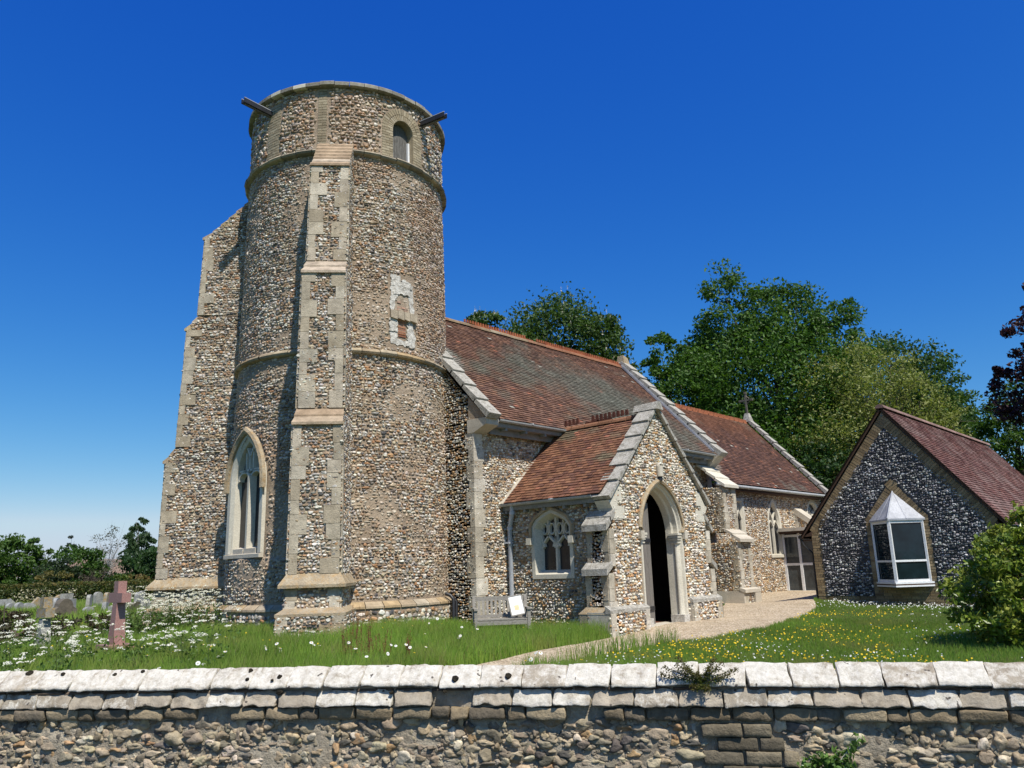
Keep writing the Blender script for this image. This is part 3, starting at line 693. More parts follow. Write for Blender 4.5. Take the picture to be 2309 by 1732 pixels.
mb = MB(); g = arch(.57, .5, 2.1, 1.0, 10); mb.poly(g, [], fw, 'glass_lead', -.185); mb.build('glazing', tower)
# blocked niche with old plaster
f = fcyl(NI_AZ); mb = MB()
def plate(poly, mat, d1, d0=-.05, sag=.0):
    p = np.array(poly, float); n = len(p)
    mb.add(np.concatenate([f(p[:, 0], p[:, 1], d0), f(p[:, 0], p[:, 1], d1)]), [tuple(range(n, 2*n))]+[(i, (i+1) % n, n+(i+1) % n, n+i) for i in range(n)], mat)
def rag(poly, amp=.02, step=.06):
    p = np.array(poly, float); out = []
    for a, b in zip(p, np.roll(p, -1, 0)):
        m_ = max(1, int(np.linalg.norm(b-a)/step))
        for i in range(m_): out.append(a+(b-a)*i/m_+U(-amp, amp, 2))
    return out
for x0, x1, z0, z1 in ((-.31, -.05, 6.82, 7.08), (-.02, .27, 6.80, 7.0), (-.34, -.17, 6.45, 6.9), (-.35, -.21, 6.12, 6.5), (.19, .33, 6.42, 6.88), (.20, .35, 6.1, 6.46), (-.24, .02, 6.6, 6.9), (.0, .24, 6.62, 6.86)): plate(rag([(x0, z0), (x0+U(-.03, .03), z1), (x1, z1+U(-.04, .04)), (x1+U(-.02, .02), z0)], .032, .05), 'render_white', .024+U(-.012, .012))
for x0, x1, z0, z1 in ((-.37, -.17, 5.66, 5.98), (-.36, -.16, 5.36, 5.7), (.14, .33, 5.62, 5.98), (.12, .38, 5.32, 5.66)): plate(rag([(x0, z0), (x0, z1), (x1, z1), (x1, z0)], .034, .05), 'render_white', .024+U(-.012, .012))
plate(rag([(-.2, 5.32), (-.2, 5.46), (.2, 5.44), (.2, 5.3)], .03), 'render_white', .014)
plate(rag([(-.21, 6.1), (-.22, 6.5), (-.1, 6.62), (0, 6.76), (.1, 6.62), (.21, 6.48), (.21, 6.1)], .012), 'mortar_pale', .004)
bricks(mb, bfn(f), -.17, .17, 6.12, 6.50, .13, .06, .02, -.04, .008, [(.42, .27, .20), (.46, .34, .26), (.38, .26, .20), (.45, .38, .30)], mask=lambda s, z: U(0, 1) > .18, jit=.012)
bricks(mb, bfn(f), -.14, .13, 5.46, 5.98, .24, .06, .022, -.04, .012, [(.36, .16, .09), (.42, .20, .12), (.31, .14, .09)], half_=False, mask=lambda s, z: U(0, 1) > .12, jit=.012)
for a, b in ((-.36, -.18), (-.17, .0), (.01, .17), (.18, .40)): mb.hexa([f(x, y, d) for d in (-.05, .075+U(-.02, .02)) for x, y in ((a, 5.97), (b, 5.94), (b, 6.16), (a, 6.16))], 'stone', stc([(.44, .37, .27), (.48, .41, .31)]))
mb.build('niche', tower, label='blocked niche with white plaster and red brick infill')
# lead-lined water spouts
for az0, z in ((184.6, 11.62), (281.4, 11.60)):
    t = math.radians(az0); u = V3(math.cos(t), math.sin(t), 0); v = V3(-u[1], u[0], 0); mb = MB(); p = T+V3(0, 0, z)
    a, b = p+u*2.3, p+u*3.40+V3(0, 0, .02)
    for sg in (-1, 1): mb.beam(a+v*.06*sg, b+v*.06*sg, .022, .12, 'iron_black'); mb.beam(a+v*.06*sg+V3(0, 0, .066), b+v*.06*sg+V3(0, 0, .066), .032, .018, 'lead')
    mb.beam(a-V3(0, 0, .052), b-V3(0, 0, .052), .10, .02, 'iron_black'); mb.beam(a-V3(0, 0, .075), b-V3(0, 0, .075)-u*.05, .05, .025, 'wood_louvre')
    mb.build('spout', tower)
p0 = V3(13.02, 14.20, 0)
mb = MB(); q = V3(13.30, 14.05, 0)*1.0
az_ = math.radians(-64); q = T+V3(math.cos(az_), math.sin(az_), 0)*2.99
mb.tube([q+V3(0, 0, -1.6), q+V3(0, 0, -.66), q+V3(-.03, .06, -.58), q+V3(-.09, .17, -.53)], .045, 'iron_black'); mb.tube([q+V3(.11, .02, -1.6), q+V3(.11, .02, -.72), q+V3(.07, .1, -.62)], .04, 'iron_black')
mb.build('drain_pipe', tower)
# ------------------------------------------------------------------ nave
XW, XE, YS, YN, YR, ZR, ZE = 13.35, 24.82, 13.74, 20.23, 16.985, 7.44, 3.56
QC = [(.56, .515, .43), (.52, .475, .385), (.60, .555, .47), (.49, .44, .35)]
mb = MB()
fS = fflat((XW, YS, 0), (1, 0, 0), (0, -1, 0)); LN = XE-XW
flat_flint(mb, fS, ccw([(0, -1.8), (0, 3.62), (LN, 3.62), (LN, -1.8)]), [], 'nave', .075, .060, 'mortar_pale', .025)
fWst = fflat((XW, YN, 0), (0, -1, 0), (-1, 0, 0)); HN = YN-YS
ga = ccw([(0, -1.8), (0, 3.98), (HN/2, ZR+.06), (HN, 3.98), (HN, -1.8)])
mb.poly(ga, [], fWst, 'mortar')
flat_flint(mb, fWst, ccw([(4.6, -1.8), (4.6, 5.93), (HN, 4.0), (HN, -1.8)]), [], 'nave', .078, .061, 'mortar', .030)
fE = fflat((XE, YS, 0), (0, 1, 0), (1, 0, 0)); mb.poly(ga, [], fE, 'mortar')
fN = fflat((XE, YN, 0), (-1, 0, 0), (0, 1, 0)); mb.poly(ccw([(0, -1.8), (0, 3.6), (LN, 3.6), (LN, -1.8)]), [], fN, 'mortar')
quoin(mb, (XW, YS), (1, 0), (0, 1), -1.7, 3.28, (.26, .36), (.14, .24), (.3, .5), .03, QC)
quoin(mb, (XE, YS), (-1, 0), (0, 1), -1.7, 3.2, (.26, .34), (.18, .3), (.3, .5), .03, QC)
for yy, sg in ((YS, 1), (YN, -1)):                                             # kneelers at the west gable foot
    mb.hexa([(XW-.045, yy-.06*sg, 3.28), (XW+.38, yy-.06*sg, 3.28), (XW+.38, yy+.16*sg, 3.28), (XW-.045, yy+.16*sg, 3.28), (XW-.05, yy-.50*sg, 3.44), (XW+.38, yy-.50*sg, 3.44), (XW+.38, yy+.16*sg, 3.44), (XW-.05, yy+.16*sg, 3.44)], 'limestone')
    mb.hexa([(XW-.05, yy-.50*sg, 3.44), (XW+.38, yy-.50*sg, 3.44), (XW+.38, yy+.16*sg, 3.44), (XW-.05, yy+.16*sg, 3.44), (XW-.05, yy-.52*sg, 3.60), (XW+.38, yy-.52*sg, 3.60), (XW+.38, yy+.16*sg, 3.62), (XW-.05, yy+.16*sg, 3.62)], 'limestone')
    mb.hexa([(XW-.04, yy-.46*sg, 3.60), (XW+.36, yy-.46*sg, 3.60), (XW+.36, yy+.12*sg, 3.60), (XW-.04, yy+.12*sg, 3.60), (XW-.04, yy-.44*sg, 3.66), (XW+.36, yy-.44*sg, 3.66), (XW+.36, yy+.12*sg, 4.2), (XW-.04, yy+.12*sg, 4.2)], 'mortar')
nave = mb.build('nave', church)
nroof = None
def patchcol(P, cols, seed, sc=1.6, grey=.5, greyc=(.135, .135, .105), warm=.25):
    n = len(P); a = fbm(P, sc, seed); b = fbm(P, .5, seed+3); k = rng.integers(0, len(cols), n)
    c = np.array(cols)[k]*U(.8, 1.2, n)[:, None]; g = np.clip((a-grey)*7+(b-.5)*1.2, 0, .9)[:, None]
    c = c*(1-g)+np.array(greyc)*U(.75, 1.25, n)[:, None]*g
    wm = (U(0, 1, n) < .014)[:, None]; c = np.where(wm, V3(.30, .13, .085)*U(.8, 1.2, n)[:, None], c)
    lg = (U(0, 1, n) < .004)[:, None]; return np.where(lg, V3(.38, .36, .31), c)
RC = [(.165, .090, .064), (.140, .077, .056), (.192, .106, .070), (.118, .068, .053), (.178, .104, .076)]
def nave_col(P):
    c = patchcol(P, RC, 41, 1.5, .60)
    cx = (P[:, 0]-20.6)/4.0; cz = (P[:, 2]-(5.2-(P[:, 0]-20.2)*.18))/1.75; g = np.clip(1.35-(cx**2+cz**2)+(fbm(P, .8, 9)-.5)*2.2, 0, 1)[:, None]*.85
    c = c*(1-g)+V3(.135, .14, .115)*U(.75, 1.25, len(P))[:, None]*g
    w2 = np.clip(1.-((P[:, 0]-13.7)/.7)**2-((P[:, 2]-5.7)/.55)**2, 0, 1)[:, None]; return c*(1-w2)+V3(.30, .31, .28)*w2
mb = MB(); sl_ = V3(0, YR-13.27, ZR-3.62); SL = np.linalg.norm(sl_); up = sl_/SL
tiles(mb, (XW+.30, 13.27, 3.62), (1, 0, 0), up, LN-.62, SL, nave_col)
mb.hexa([(XW+.2, YR, ZR-.12), (XE-.2, YR, ZR-.12), (XE-.2, 20.6, 3.62), (XW+.2, 20.6, 3.62), (XW+.2, YR, ZR), (XE-.2, YR, ZR), (XE-.2, 20.62, 3.74), (XW+.2, 20.62, 3.74)], 'tile', (.16, .08, .055))
x = XW+.3
while x < XE-.4:                                                               # half-round ridge tiles
    L_ = .45; t = np.linspace(0, math.pi, 7); e = U(-.008, .008)
    A = np.array([[(xx, YR-.14*math.cos(q), ZR-.055+e+.125*math.sin(q)) for q in t] for xx in (x+.004, min(x+L_, XE-.3))])
    mb.add(A.reshape(-1, 3), [(i, i+1, 7+i+1, 7+i) for i in range(6)], 'tile', np.array([(.30, .255, .185), (.27, .20, .13), (.24, .13, .08)][rng.integers(3)])*U(.85, 1.15) if x < 19.5 else V3(.27, .13, .075)*U(.85, 1.15), False); x += L_
nroof = mb.build('nave_roof', church, label='weathered red tiled nave roof with a grey lichen patch')
for x0_, x1_ in ((16.2, 19.1), (19.6, XE-.35)): mb = MB(); crest(mb, (x0_, YR, ZR+.05), (x1_, YR, ZR+.05), 'terracotta', .10, .07, .045, .055); mb.build('ridge_crest', nroof)
mb = MB(); slabs(mb, (XW+.12, 13.20, 3.60), (XW+.12, YR, ZR+.16), (.21, 0, 0), 9, .10, .05); slabs(mb, (XW+.12, 2*YR-13.2, 3.6), (XW+.12, YR, ZR+.16), (.21, 0, 0), 9, .10, .05)
mb.build('gable_coping', nroof)
mb = MB(); slabs(mb, (XE-.12, 13.16, 3.56), (XE-.12, YR, ZR+.15), (.22, 0, 0), 10, .12, .05, 'coping_stone'); slabs(mb, (XE-.12, 2*YR-13.16, 3.56), (XE-.12, YR, ZR+.15), (.22, 0, 0), 10, .12, .05, 'coping_stone')
mb.hexa([(XE-.33, YR-.2, ZR), (XE+.13, YR-.2, ZR), (XE+.13, YR+.2, ZR), (XE-.33, YR+.2, ZR), (XE-.27, YR-.13, ZR+.48), (XE+.06, YR-.1, ZR+.42), (XE+.06, YR+.1, ZR+.42), (XE-.27, YR+.13, ZR+.48)], 'limestone_lichen')
a = V3(XE-.40, 13.3, 3.70); b = V3(XE-.40, YR-.1, ZR+.03); mb.beam(a, b, .07, .05, 'lead', up=(1, 0, 0)); mb.beam(a+V3(.07, 0, .05), b+V3(.07, 0, .05), .03, .14, 'lead_dark', up=(1, 0, 0))
mb.hexa([(XE-.36, YS-.02, 3.05), (XE+.1, YS-.02, 3.05), (XE+.1, YS+.4, 3.05), (XE-.36, YS+.4, 3.05), (XE-.36, 13.16, 3.56), (XE+.1, 13.16, 3.56), (XE+.1, YS+.4, 3.9), (XE-.36, YS+.4, 3.9)], 'limestone')
mb.build('gable_coping', nroof)
def gutter(mb, p, q, drop, wallv, br=.8):
    p, q, wv = V3(*p), V3(*q), V3(*wallv); d = (q-p)/np.linalg.norm(q-p); L = np.linalg.norm(q-p)
    t = np.linspace(math.pi, 2*math.pi, 7); prof = [(math.cos(a)*.065, math.sin(a)*.065) for a in t]; prof += [(x*.85, y*.85) for x, y in prof[::-1]]
    A = np.array([[e+wv*x+V3(0, 0, y) for x, y in prof] for e in (p, q)]); n = len(prof)
    mb.add(A.reshape(-1, 3), [(i, (i+1) % n, n+(i+1) % n, n+i) for i in range(n)]+[tuple(range(n)), tuple(range(2*n-1, n-1, -1))], 'paint_gutter')
    mb.beam(p+wv*.085-V3(0, 0, .06), q+wv*.085-V3(0, 0, .06), .03, .16, 'paint_grey'); mb.beam(p+wv*.25-V3(0, 0, .15), q+wv*.25-V3(0, 0, .15), .34, .03, 'paint_grey')
    mb.beam(p+wv*.33-V3(0, 0, .24), q+wv*.33-V3(0, 0, .24), .06, drop, 'paint_grey')
    x = br/2
    while x < L: mb.obox(p+d*x+wv*.2-V3(0, 0, .19), d*.035, wv*.1, V3(0, 0, .045), 'paint_grey'); x += br
    x = 1.2
    while x < L: mb.obox(p+d*x-V3(0, 0, .0), d*.03, wv*.075, V3(0, 0, .022), 'paint_gutter'); x += 1.9
mb = MB(); gutter(mb, (XW+.42, 13.26, 3.60), (XE-.4, 13.26, 3.60), .16, (0, 1, 0), .75); mb.build('gutter', nroof)
# south-east buttress of the nave
mb = MB(); bx0, bx1 = 23.92, 24.80
def step(y1, z0, z1, yb=13.8, pal_='nave'):
    ff = fflat((bx0, y1, 0), (1, 0, 0), (0, -1, 0)); w_ = bx1-bx0
    flat_flint(mb, ff, ccw([(0, z0), (0, z1), (w_, z1), (w_, z0)]), [], 'tower', .08, .065, 'mortar_pale', .02)
    for sd in (0, 1): ashlar(mb, ff, *((0, .2) if sd == 0 else (w_-.2, w_)), z0, z1, (.25, .4), .028, QC, 'stone', .08, 1 if sd == 0 else -1)
    fl = fflat((bx0, yb, 0), (0, -1, 0), (-1, 0, 0)); L_ = yb-y1
    flat_flint(mb, fl, ccw([(0, z0), (0, z1), (L_, z1), (L_, z0)]), [], 'nave', .08, .066, 'mortar', .028)
    ashlar(mb, fl, L_-.2, L_, z0, z1, (.25, .4), .024, [(.40, .35, .26), (.36, .31, .23)], 'stone', .08, -1)
    fr_ = fflat((bx1, y1, 0), (0, 1, 0), (1, 0, 0)); mb.poly(ccw([(0, z0), (0, z1), (L_, z1), (L_, z0)]), [], fr_, 'mortar')
step(12.85, .95, 2.42); step(12.48, -.92, .62); step(12.38, -1.6, -.95)
def wsl(ya, za, yb_, zb, n, mat='limestone_clean', ex=.05):
    for i in range(n):
        y0, z0 = ya+(yb_-ya)*i/n, za+(zb-za)*i/n; y1, z1 = ya+(yb_-ya)*(i+1)/n-.03, za+(zb-za)*(i+1)/n
        mb.hexa([(bx0-ex, y0, z0-.07), (bx1+ex, y0, z0-.07), (bx1+ex, y1, z1-.05), (bx0-ex, y1, z1-.05), (bx0-ex, y0, z0+.02), (bx1+ex, y0, z0+.02), (bx1+ex, y1, z1+.05), (bx0-ex, y1, z1+.05)], mat)
wsl(13.70, 3.28, 12.74, 2.46, 3); wsl(12.88, 1.05, 12.36, .66, 2, 'limestone'); wsl(12.50, -.84, 12.32, -.93, 1, 'limestone', .1)
mb.box((bx0-.09, 12.36, -1.6), (bx0, 13.8, -.93), 'limestone'); mb.box((bx1-.3, 12.3, -1.6), (bx1+.09, 12.36, -.93), 'limestone')
mb.build('buttress', nave)
# ------------------------------------------------------------------ porch
PX, PY = 16.457, 10.50; PW = 1.98; PXW, PXE = 14.47, 18.44; PZ = 3.62; PE = 1.58
mb = MB(); fP = fflat((PX, PY, 0), (1, 0, 0), (0, -1, 0))
DW, DZ0, DZS, DH = .80, -1.42, .72, 1.10
DX = -.05
door_hole = ccw(arch(DW+.10, -1.9, DZS, DH+.10, 14)+np.array([DX, 0]))
gab = ccw([(-2.0, -1.9), (-2.0, 1.60), (0, PZ+.10), (2.0, 1.60), (2.0, -1.9)])
flat_flint(mb, fP, gab, [door_hole], 'porch', .078, .064, 'mortar_pale', .030, grow=.06)
fPw = fflat((PXW, YS, 0), (0, -1, 0), (-1, 0, 0)); LP = YS-PY
pwin = ccw(np.array([(1.07-.56, -.18), (1.07-.56, .86), (1.07-.42, 1.06), (1.07, 1.27), (1.07+.42, 1.06), (1.07+.56, .86), (1.07+.56, -.18)])+V3(.40, 0)[None, :2]*0)
WCY = 1.46
pwin = ccw(np.array([(-.54, -.16), (-.54, .92), (-.42, 1.08), (-.2, 1.20), (0, 1.27), (.2, 1.20), (.42, 1.08), (.54, .92), (.54, -.16)])+np.array([WCY, 0]))
flat_flint(mb, fPw, ccw([(0, -1.9), (0, 1.5), (LP, 1.5), (LP, -1.9)]), [pwin], 'nave', .075, .061, 'mortar', .028, grow=.10)
fPe = fflat((PXE, PY, 0), (0, 1, 0), (1, 0, 0)); flat_flint(mb, fPe, ccw([(0, -1.9), (0, 1.5), (LP, 1.5), (LP, -1.9)]), [], 'nave', .11, .09, 'mortar', .025)
quoin(mb, (PX-2.0, PY), (1, 0), (0, 1), .98, 1.6, (.2, .34), (.2, .3), (.25, .35), .03, QC)
# inner skin and floor
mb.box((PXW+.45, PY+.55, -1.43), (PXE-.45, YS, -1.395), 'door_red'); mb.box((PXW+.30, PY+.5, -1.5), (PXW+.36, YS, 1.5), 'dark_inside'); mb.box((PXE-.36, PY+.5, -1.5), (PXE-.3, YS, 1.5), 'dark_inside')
mb.box((PX-.8, YS-.05, -1.4), (PX+.8, YS-.03, 1.2), 'wood_brown')
# plinth along the front, broken by the doorway
for a, b, zt in ((-2.42, -.96, -.98), (.96, 2.34, -.92)):
    ff = fflat((PX, PY-.10, 0), (1, 0, 0), (0, -1, 0)); flat_flint(mb, ff, ccw([(a, -1.95), (a, zt), (b, zt), (b, -1.95)]), [], 'porch', .078, .064, 'mortar_pale', .026)
    for e in (a, b):
        s0, s1 = (e, e+.2) if e == a else (e-.17, e)
        ashlar(mb, ff, s0, s1, -1.95, zt, (.26, .36), .03, QC, 'stone', .06, 1 if e == a else -1)
    y0, y1 = PY-.13, PY+.02; x0, x1 = PX+a-.02, PX+b+.02
    mb.hexa([(x0, y0, zt-.02), (x1, y0, zt-.02), (x1, y1, zt-.02), (x0, y1, zt-.02), (x0, y0+.0, zt+.05), (x1, y0, zt+.05), (x1, y1, zt+.14), (x0, y1, zt+.14)], 'coping_stone')
    for e in (a, b): mb.box((PX+e-.012, PY-.09, -1.95), (PX+e+.012, PY+.5, zt), 'limestone')
for sg in (-1, 1):                                                             # kneelers
    k0, k1 = (PX-2.14, PX-1.56) if sg < 0 else (PX+1.56, PX+2.14)
    e0, e1 = (k0, k0+.30) if sg < 0 else (k1-.30, k1)
    mb.box((min(k0, k1)+(.14 if sg < 0 else 0), PY-.035, 1.02), (max(k0, k1)-(.14 if sg > 0 else 0), PY+.35, 1.30), 'limestone_clean')
    mb.hexa([(e0+.13*(sg < 0), PY-.038, 1.22), (e1-.13*(sg > 0), PY-.038, 1.22), (e1-.13*(sg > 0), PY+.36, 1.22), (e0+.13*(sg < 0), PY+.36, 1.22), (e0-.02, PY-.038, 1.42), (e1+.02, PY-.038, 1.42), (e1+.02, PY+.36, 1.42), (e0-.02, PY+.36, 1.42)], 'limestone_clean')
    a_, b_ = (PX-2.05, PX-1.62) if sg < 0 else (PX+1.62, PX+2.05); c_x = PX-1.75 if sg < 0 else PX+1.75
    mb.hexa([(a_, PY-.036, 1.42), (b_, PY-.036, 1.42), (b_, PY+.3, 1.42), (a_, PY+.3, 1.42), (c_x-.1, PY-.036, 1.74), (c_x+.06, PY-.036, 1.74), (c_x+.06, PY+.3, 1.74), (c_x-.1, PY+.3, 1.74)], 'limestone_clean')
porch = mb.build('porch', church)
# moulded doorway
mb = MB(); fD = fflat((PX+DX, PY, 0), (1, 0, 0), (0, -1, 0)); dp = arch(DW, -1.5, DZS, DH, 14)
mb.sweep(dp, [(.12, -.05), (.115, .025), (.06, .025), (.035, -.03), (.0, -.05), (-.01, -.16), (-.045, -.20), (-.055, -.36)], fD, 'limestone_clean')
hd = arch(DW+.11, .74, DZS, DH+.11, 14); mb.sweep(hd, [(-.01, .02), (-.01, .08), (.04, .10), (.085, .06), (.09, -.02)], fD, 'limestone_lichen')
for sg in (-1, 1):
    jx = PX+DX+sg*(DW-.02)
    mb.box((PX+DX+sg*(DW+.145)-.07, PY-.11, .58), (PX+DX+sg*(DW+.145)+.07, PY+.05, .76), 'limestone')
    mb.tube([(jx, PY+.10, -1.3), (jx, PY+.10, .52)], .055, 'limestone_clean', 12)
    for z_, h_, r_ in ((.48, .03, .07), (.52, .035, .06), (.56, .04, .085), (.61, .045, .105), (.67, .05, .12)): mb.box((jx-r_-.02*(sg < 0), PY+.10-r_-.02, z_), (jx+r_+.02*(sg > 0), PY+.10+r_+.06, z_+h_), 'limestone_clean')
    mb.box((jx-.12, PY-.05, -1.5), (jx+.13, PY+.32, -1.20), 'render_white')
mb.hexa([(PX-.75, PY-.42, -1.50), (PX+.85, PY-.38, -1.50), (PX+.8, PY+.6, -1.50), (PX-.7, PY+.6, -1.50), (PX-.75, PY-.42, -1.40), (PX+.85, PY-.38, -1.395), (PX+.8, PY+.6, -1.385), (PX-.7, PY+.6, -1.385)], 'limestone')
mb.build('doorway', porch, label='moulded pointed stone arch of the porch entrance')
mb = MB(); hx, hy = PX+DX-DW+.10, PY+.36
q = [V3(PX+DX-DW+.07, PY+.16, 0), V3(PX+DX-DW+.60, PY+.24, 0)]; u = (q[1]-q[0])/np.linalg.norm(q[1]-q[0]); v = V3(-u[1], u[0], 0)
for i in range(3):
    a = q[0]+u*(.178*i+.003); b = q[0]+u*(.178*(i+1)-.003); zt = 1.10+.17*i
    mb.hexa([a-v*.03+V3(0, 0, -1.36), b-v*.03+V3(0, 0, -1.36), b+v*.03+V3(0, 0, -1.36), a+v*.03+V3(0, 0, -1.36), a-v*.03+V3(0, 0, zt), b-v*.03+V3(0, 0, zt), b+v*.03+V3(0, 0, zt), a+v*.03+V3(0, 0, zt)], 'wood_door')
for z_ in (-1.0, .55): mb.obox(q[0]+u*.26-v*.045+V3(0, 0, z_), u*.24, v*.014, V3(0, 0, .045), 'iron_black')
mb.build('door', porch, label='grey weathered plank door standing open inward')
mb = MB(); mb.beam((PX+.36, PY+.75, -1.37), (PX+.36, PY+.75, .3), .035, .035, 'paint_grey', up=(0, 1, 0)); mb.beam((PX+.36, PY+.75, .3), (PX+.62, PY+1.5, .3), .03, .03, 'paint_grey'); mb.beam((PX+.60, PY+1.5, -1.37), (PX+.62, PY+1.5, .3), .03, .03, 'paint_grey', up=(0, 1, 0))
mb.build('inner_gate', porch)
# porch west window
mb = MB(); W0 = pwin if pwin[0, 1] < 0 else pwin; ip = pwin
k0 = int(np.argmin(pwin[:, 0]+pwin[:, 1]*10)); loop = np.roll(pwin, -k0, 0)
mb.sweep(loop, [(.10, -.05), (.10, .035), (.0, .035), (-.03, -.02), (-.10, -.20), (-.10, -.26)], fPw, 'limestone_clean', closed=True)
hdp = np.array([(WCY+x, z) for x, z in ((-.62, .62), (-.62, .97), (-.48, 1.15), (-.22, 1.28), (0, 1.36), (.22, 1.28), (.48, 1.15), (.62, .97), (.62, .62))])
mb.sweep(hdp, [(-.01, .02), (-.01, .08), (.05, .09), (.07, .02)], fPw, 'limestone_lichen')
for sg in (-1, 1): mb.hexa([fPw(WCY+sg*.65+x, z, d) for d in (0, .14) for x, z in ((-.07, .54), (.07, .54), (.07, .70), (-.07, .70))], 'limestone_clean')
mb.build('window', porch, label='four-centred two-light porch window with cusped tracery')
mb = MB()
def tb(path, t=.03, d0=-.22, d1=-.13, mat='limestone_clean', fr=fPw): mb.sweep(np.array(path), [(-t, d0), (-t*.55, d1), (t*.55, d1), (t, d0)], fr, mat)
tb([(WCY, -.12), (WCY, 1.18)], .045)
for sg in (-1, 1):
    cx = WCY+sg*.235
    tb([(cx-.2, .45), (cx-.17, .58), (cx-.08, .66), (cx, .74), (cx+.08, .66), (cx+.17, .58), (cx+.2, .45)], .035)
    tb([(cx, .72), (cx, 1.12)], .028)
    for q_ in (-.115, .115):
        t_ = np.linspace(0, 2*math.pi, 11); tb([(cx+q_+.085*math.cos(a), .90+.13*math.sin(a)) for a in t_], .022)
    tb([(cx-.2, .56), (cx-.22, .72)], .03); tb([(cx+.2, .56), (cx+.22, .72)], .03)
    for q_ in (-1, 1): mb.hexa([fPw(cx+q_*.16+x, .50+z, d) for d in (-.2, -.14) for x, z in ((-.05, -.02), (.05, -.02), (.03, .05), (-.03, .05))], 'limestone_clean')
mb.build('tracery', porch)
mb = MB(); mb.poly(offs(pwin, -.05, True), [], fPw, 'glass_lead', -.21); mb.build('glazing', porch)
# angle buttresses east and west, flush with the front
def pbut(sg):
    mb = MB(); xi = PXW if sg < 0 else PXE; y0, y1 = PY+.004, PY+.60
    def st(xo, z0, z1, shade):
        fo = fflat((xo, y1 if sg < 0 else y0, 0), (0, -1 if sg < 0 else 1, 0), (sg, 0, 0))
        mb.box((min(xi-sg*.12, xo), y0, z0), (max(xi-sg*.12, xo), y1, z1), 'mortar')
        L_ = y1-y0; flat_flint(mb, fo, ccw([(.1, z0), (.1, z1), (L_-.1, z1), (L_-.1, z0)]), [], 'tower', .07, .06, 'mortar', .02)
        ashlar(mb, fo, 0, .15, z0, z1, (.25, .4), .016, [(.44, .39, .30), (.40, .35, .27)], 'stone', .05, 1); ashlar(mb, fo, L_-.15, L_, z0, z1, (.25, .4), .016, [(.44, .39, .30), (.40, .35, .27)], 'stone', .05, -1)
        ff = fflat((xo if sg < 0 else xi-.2, y0-.002, 0), (1, 0, 0), (0, -1, 0)); w_ = abs(xo-xi)+.2
        ashlar(mb, ff, 0 if sg < 0 else w_-.2, .2 if sg < 0 else w_, z0, z1, (.22, .36), .03, QC, 'stone', .1, 1 if sg < 0 else -1)
    st(xi+sg*.20, -.02, .80, 0); st(xi+sg*.30, -1.0, -.16, 0); 
    def cap(x0, z0, x1, z1, n):
        for i in range(n):
            a, za = x0+(x1-x0)*i/n, z0+(z1-z0)*i/n; b, zb = x0+(x1-x0)*(i+1)/n+sg*.03, z0+(z1-z0)*(i+1)/n
            mb.hexa([(a, y0-.06, za-.10), (b, y0-.06, zb-.09), (b, y1+.04, zb-.09), (a, y1+.04, za-.10), (a, y0-.06, za+.04), (b, y0-.06, zb+.05), (b, y1+.04, zb+.05), (a, y1+.04, za+.04)], 'coping_stone')
    cap(xi-sg*.02, 1.20, xi+sg*.30, .84, 2); cap(xi+sg*.17, .06, xi+sg*.37, -.12, 1)
    xo = xi+sg*.42; mb.box((min(xi, xo), PY-.10, -1.95), (max(xi, xo), PY+.72, -1.0), 'mortar')
    fo = fflat((xo, PY+.72 if sg < 0 else PY-.1, 0), (0, -1 if sg < 0 else 1, 0), (sg, 0, 0)); flat_flint(mb, fo, ccw([(.15, -1.9), (.15, -1.02), (.6, -1.02), (.6, -1.9)]), [], 'tower', .075, .062, 'mortar', .02)
    ashlar(mb, fo, 0, .2, -1.95, -1.0, (.25, .4), .018, [(.40, .35, .27), (.36, .30, .22)], 'stone', .05, 1); ashlar(mb, fo, .60, .82, -1.95, -1.0, (.25, .4), .018, [(.34, .28, .2), (.30, .25, .19)], 'stone', .05, -1)
    x0, x1 = xi, xo+sg*.03; mb.hexa([(x0, PY-.13, -1.02), (x1, PY-.13, -1.02), (x1, PY+.75, -1.02), (x0, PY+.75, -1.02), (x0, PY-.0, -.88), (x1-sg*.12, PY-.0, -.88), (x1-sg*.12, PY+.62, -.88), (x0, PY+.62, -.88)], 'limestone_lichen')
    mb.build('buttress', porch)
pbut(-1); pbut(1)
mb = MB(); mb.tube([(PX-.06, PY-.085, 2.06), (PX-.06, PY-.085, 2.32)], .085, 'glass_grey' if False else 'limestone', 12); mb.tube([(PX-.06, PY-.08, 1.96), (PX-.06, PY-.08, 2.07)], .06, 'iron_black', 10); mb.box((PX-.13, PY-.06, 1.96), (PX+.01, PY+.01, 2.36), 'limestone'); mb.build('wall_lamp', porch)
mb = MB(); mb.tube([(PXW-.17, YS-.34, 1.52), (PXW-.17, YS-.34, 1.33), (PXW-.10, YS-.21, 1.10), (PXW-.06, YS-.14, .98), (PXW-.06, YS-.14, -1.5)], .058, 'pipe_grey', 10)
for z_ in (1.34, .98, -.78): mb.tube([(PXW-.06-(.11 if z_ > 1.2 else 0), YS-.14-(.2 if z_ > 1.2 else 0), z_-.05), (PXW-.06-(.11 if z_ > 1.2 else 0), YS-.14-(.2 if z_ > 1.2 else 0), z_+.03)], .075, 'pipe_grey', 10)
for z_ in (.6, -.75): mb.box((PXW-.16, YS-.2, z_), (PXW+.05, YS-.02, z_+.04), 'pipe_grey')
mb.build('downpipe', porch)
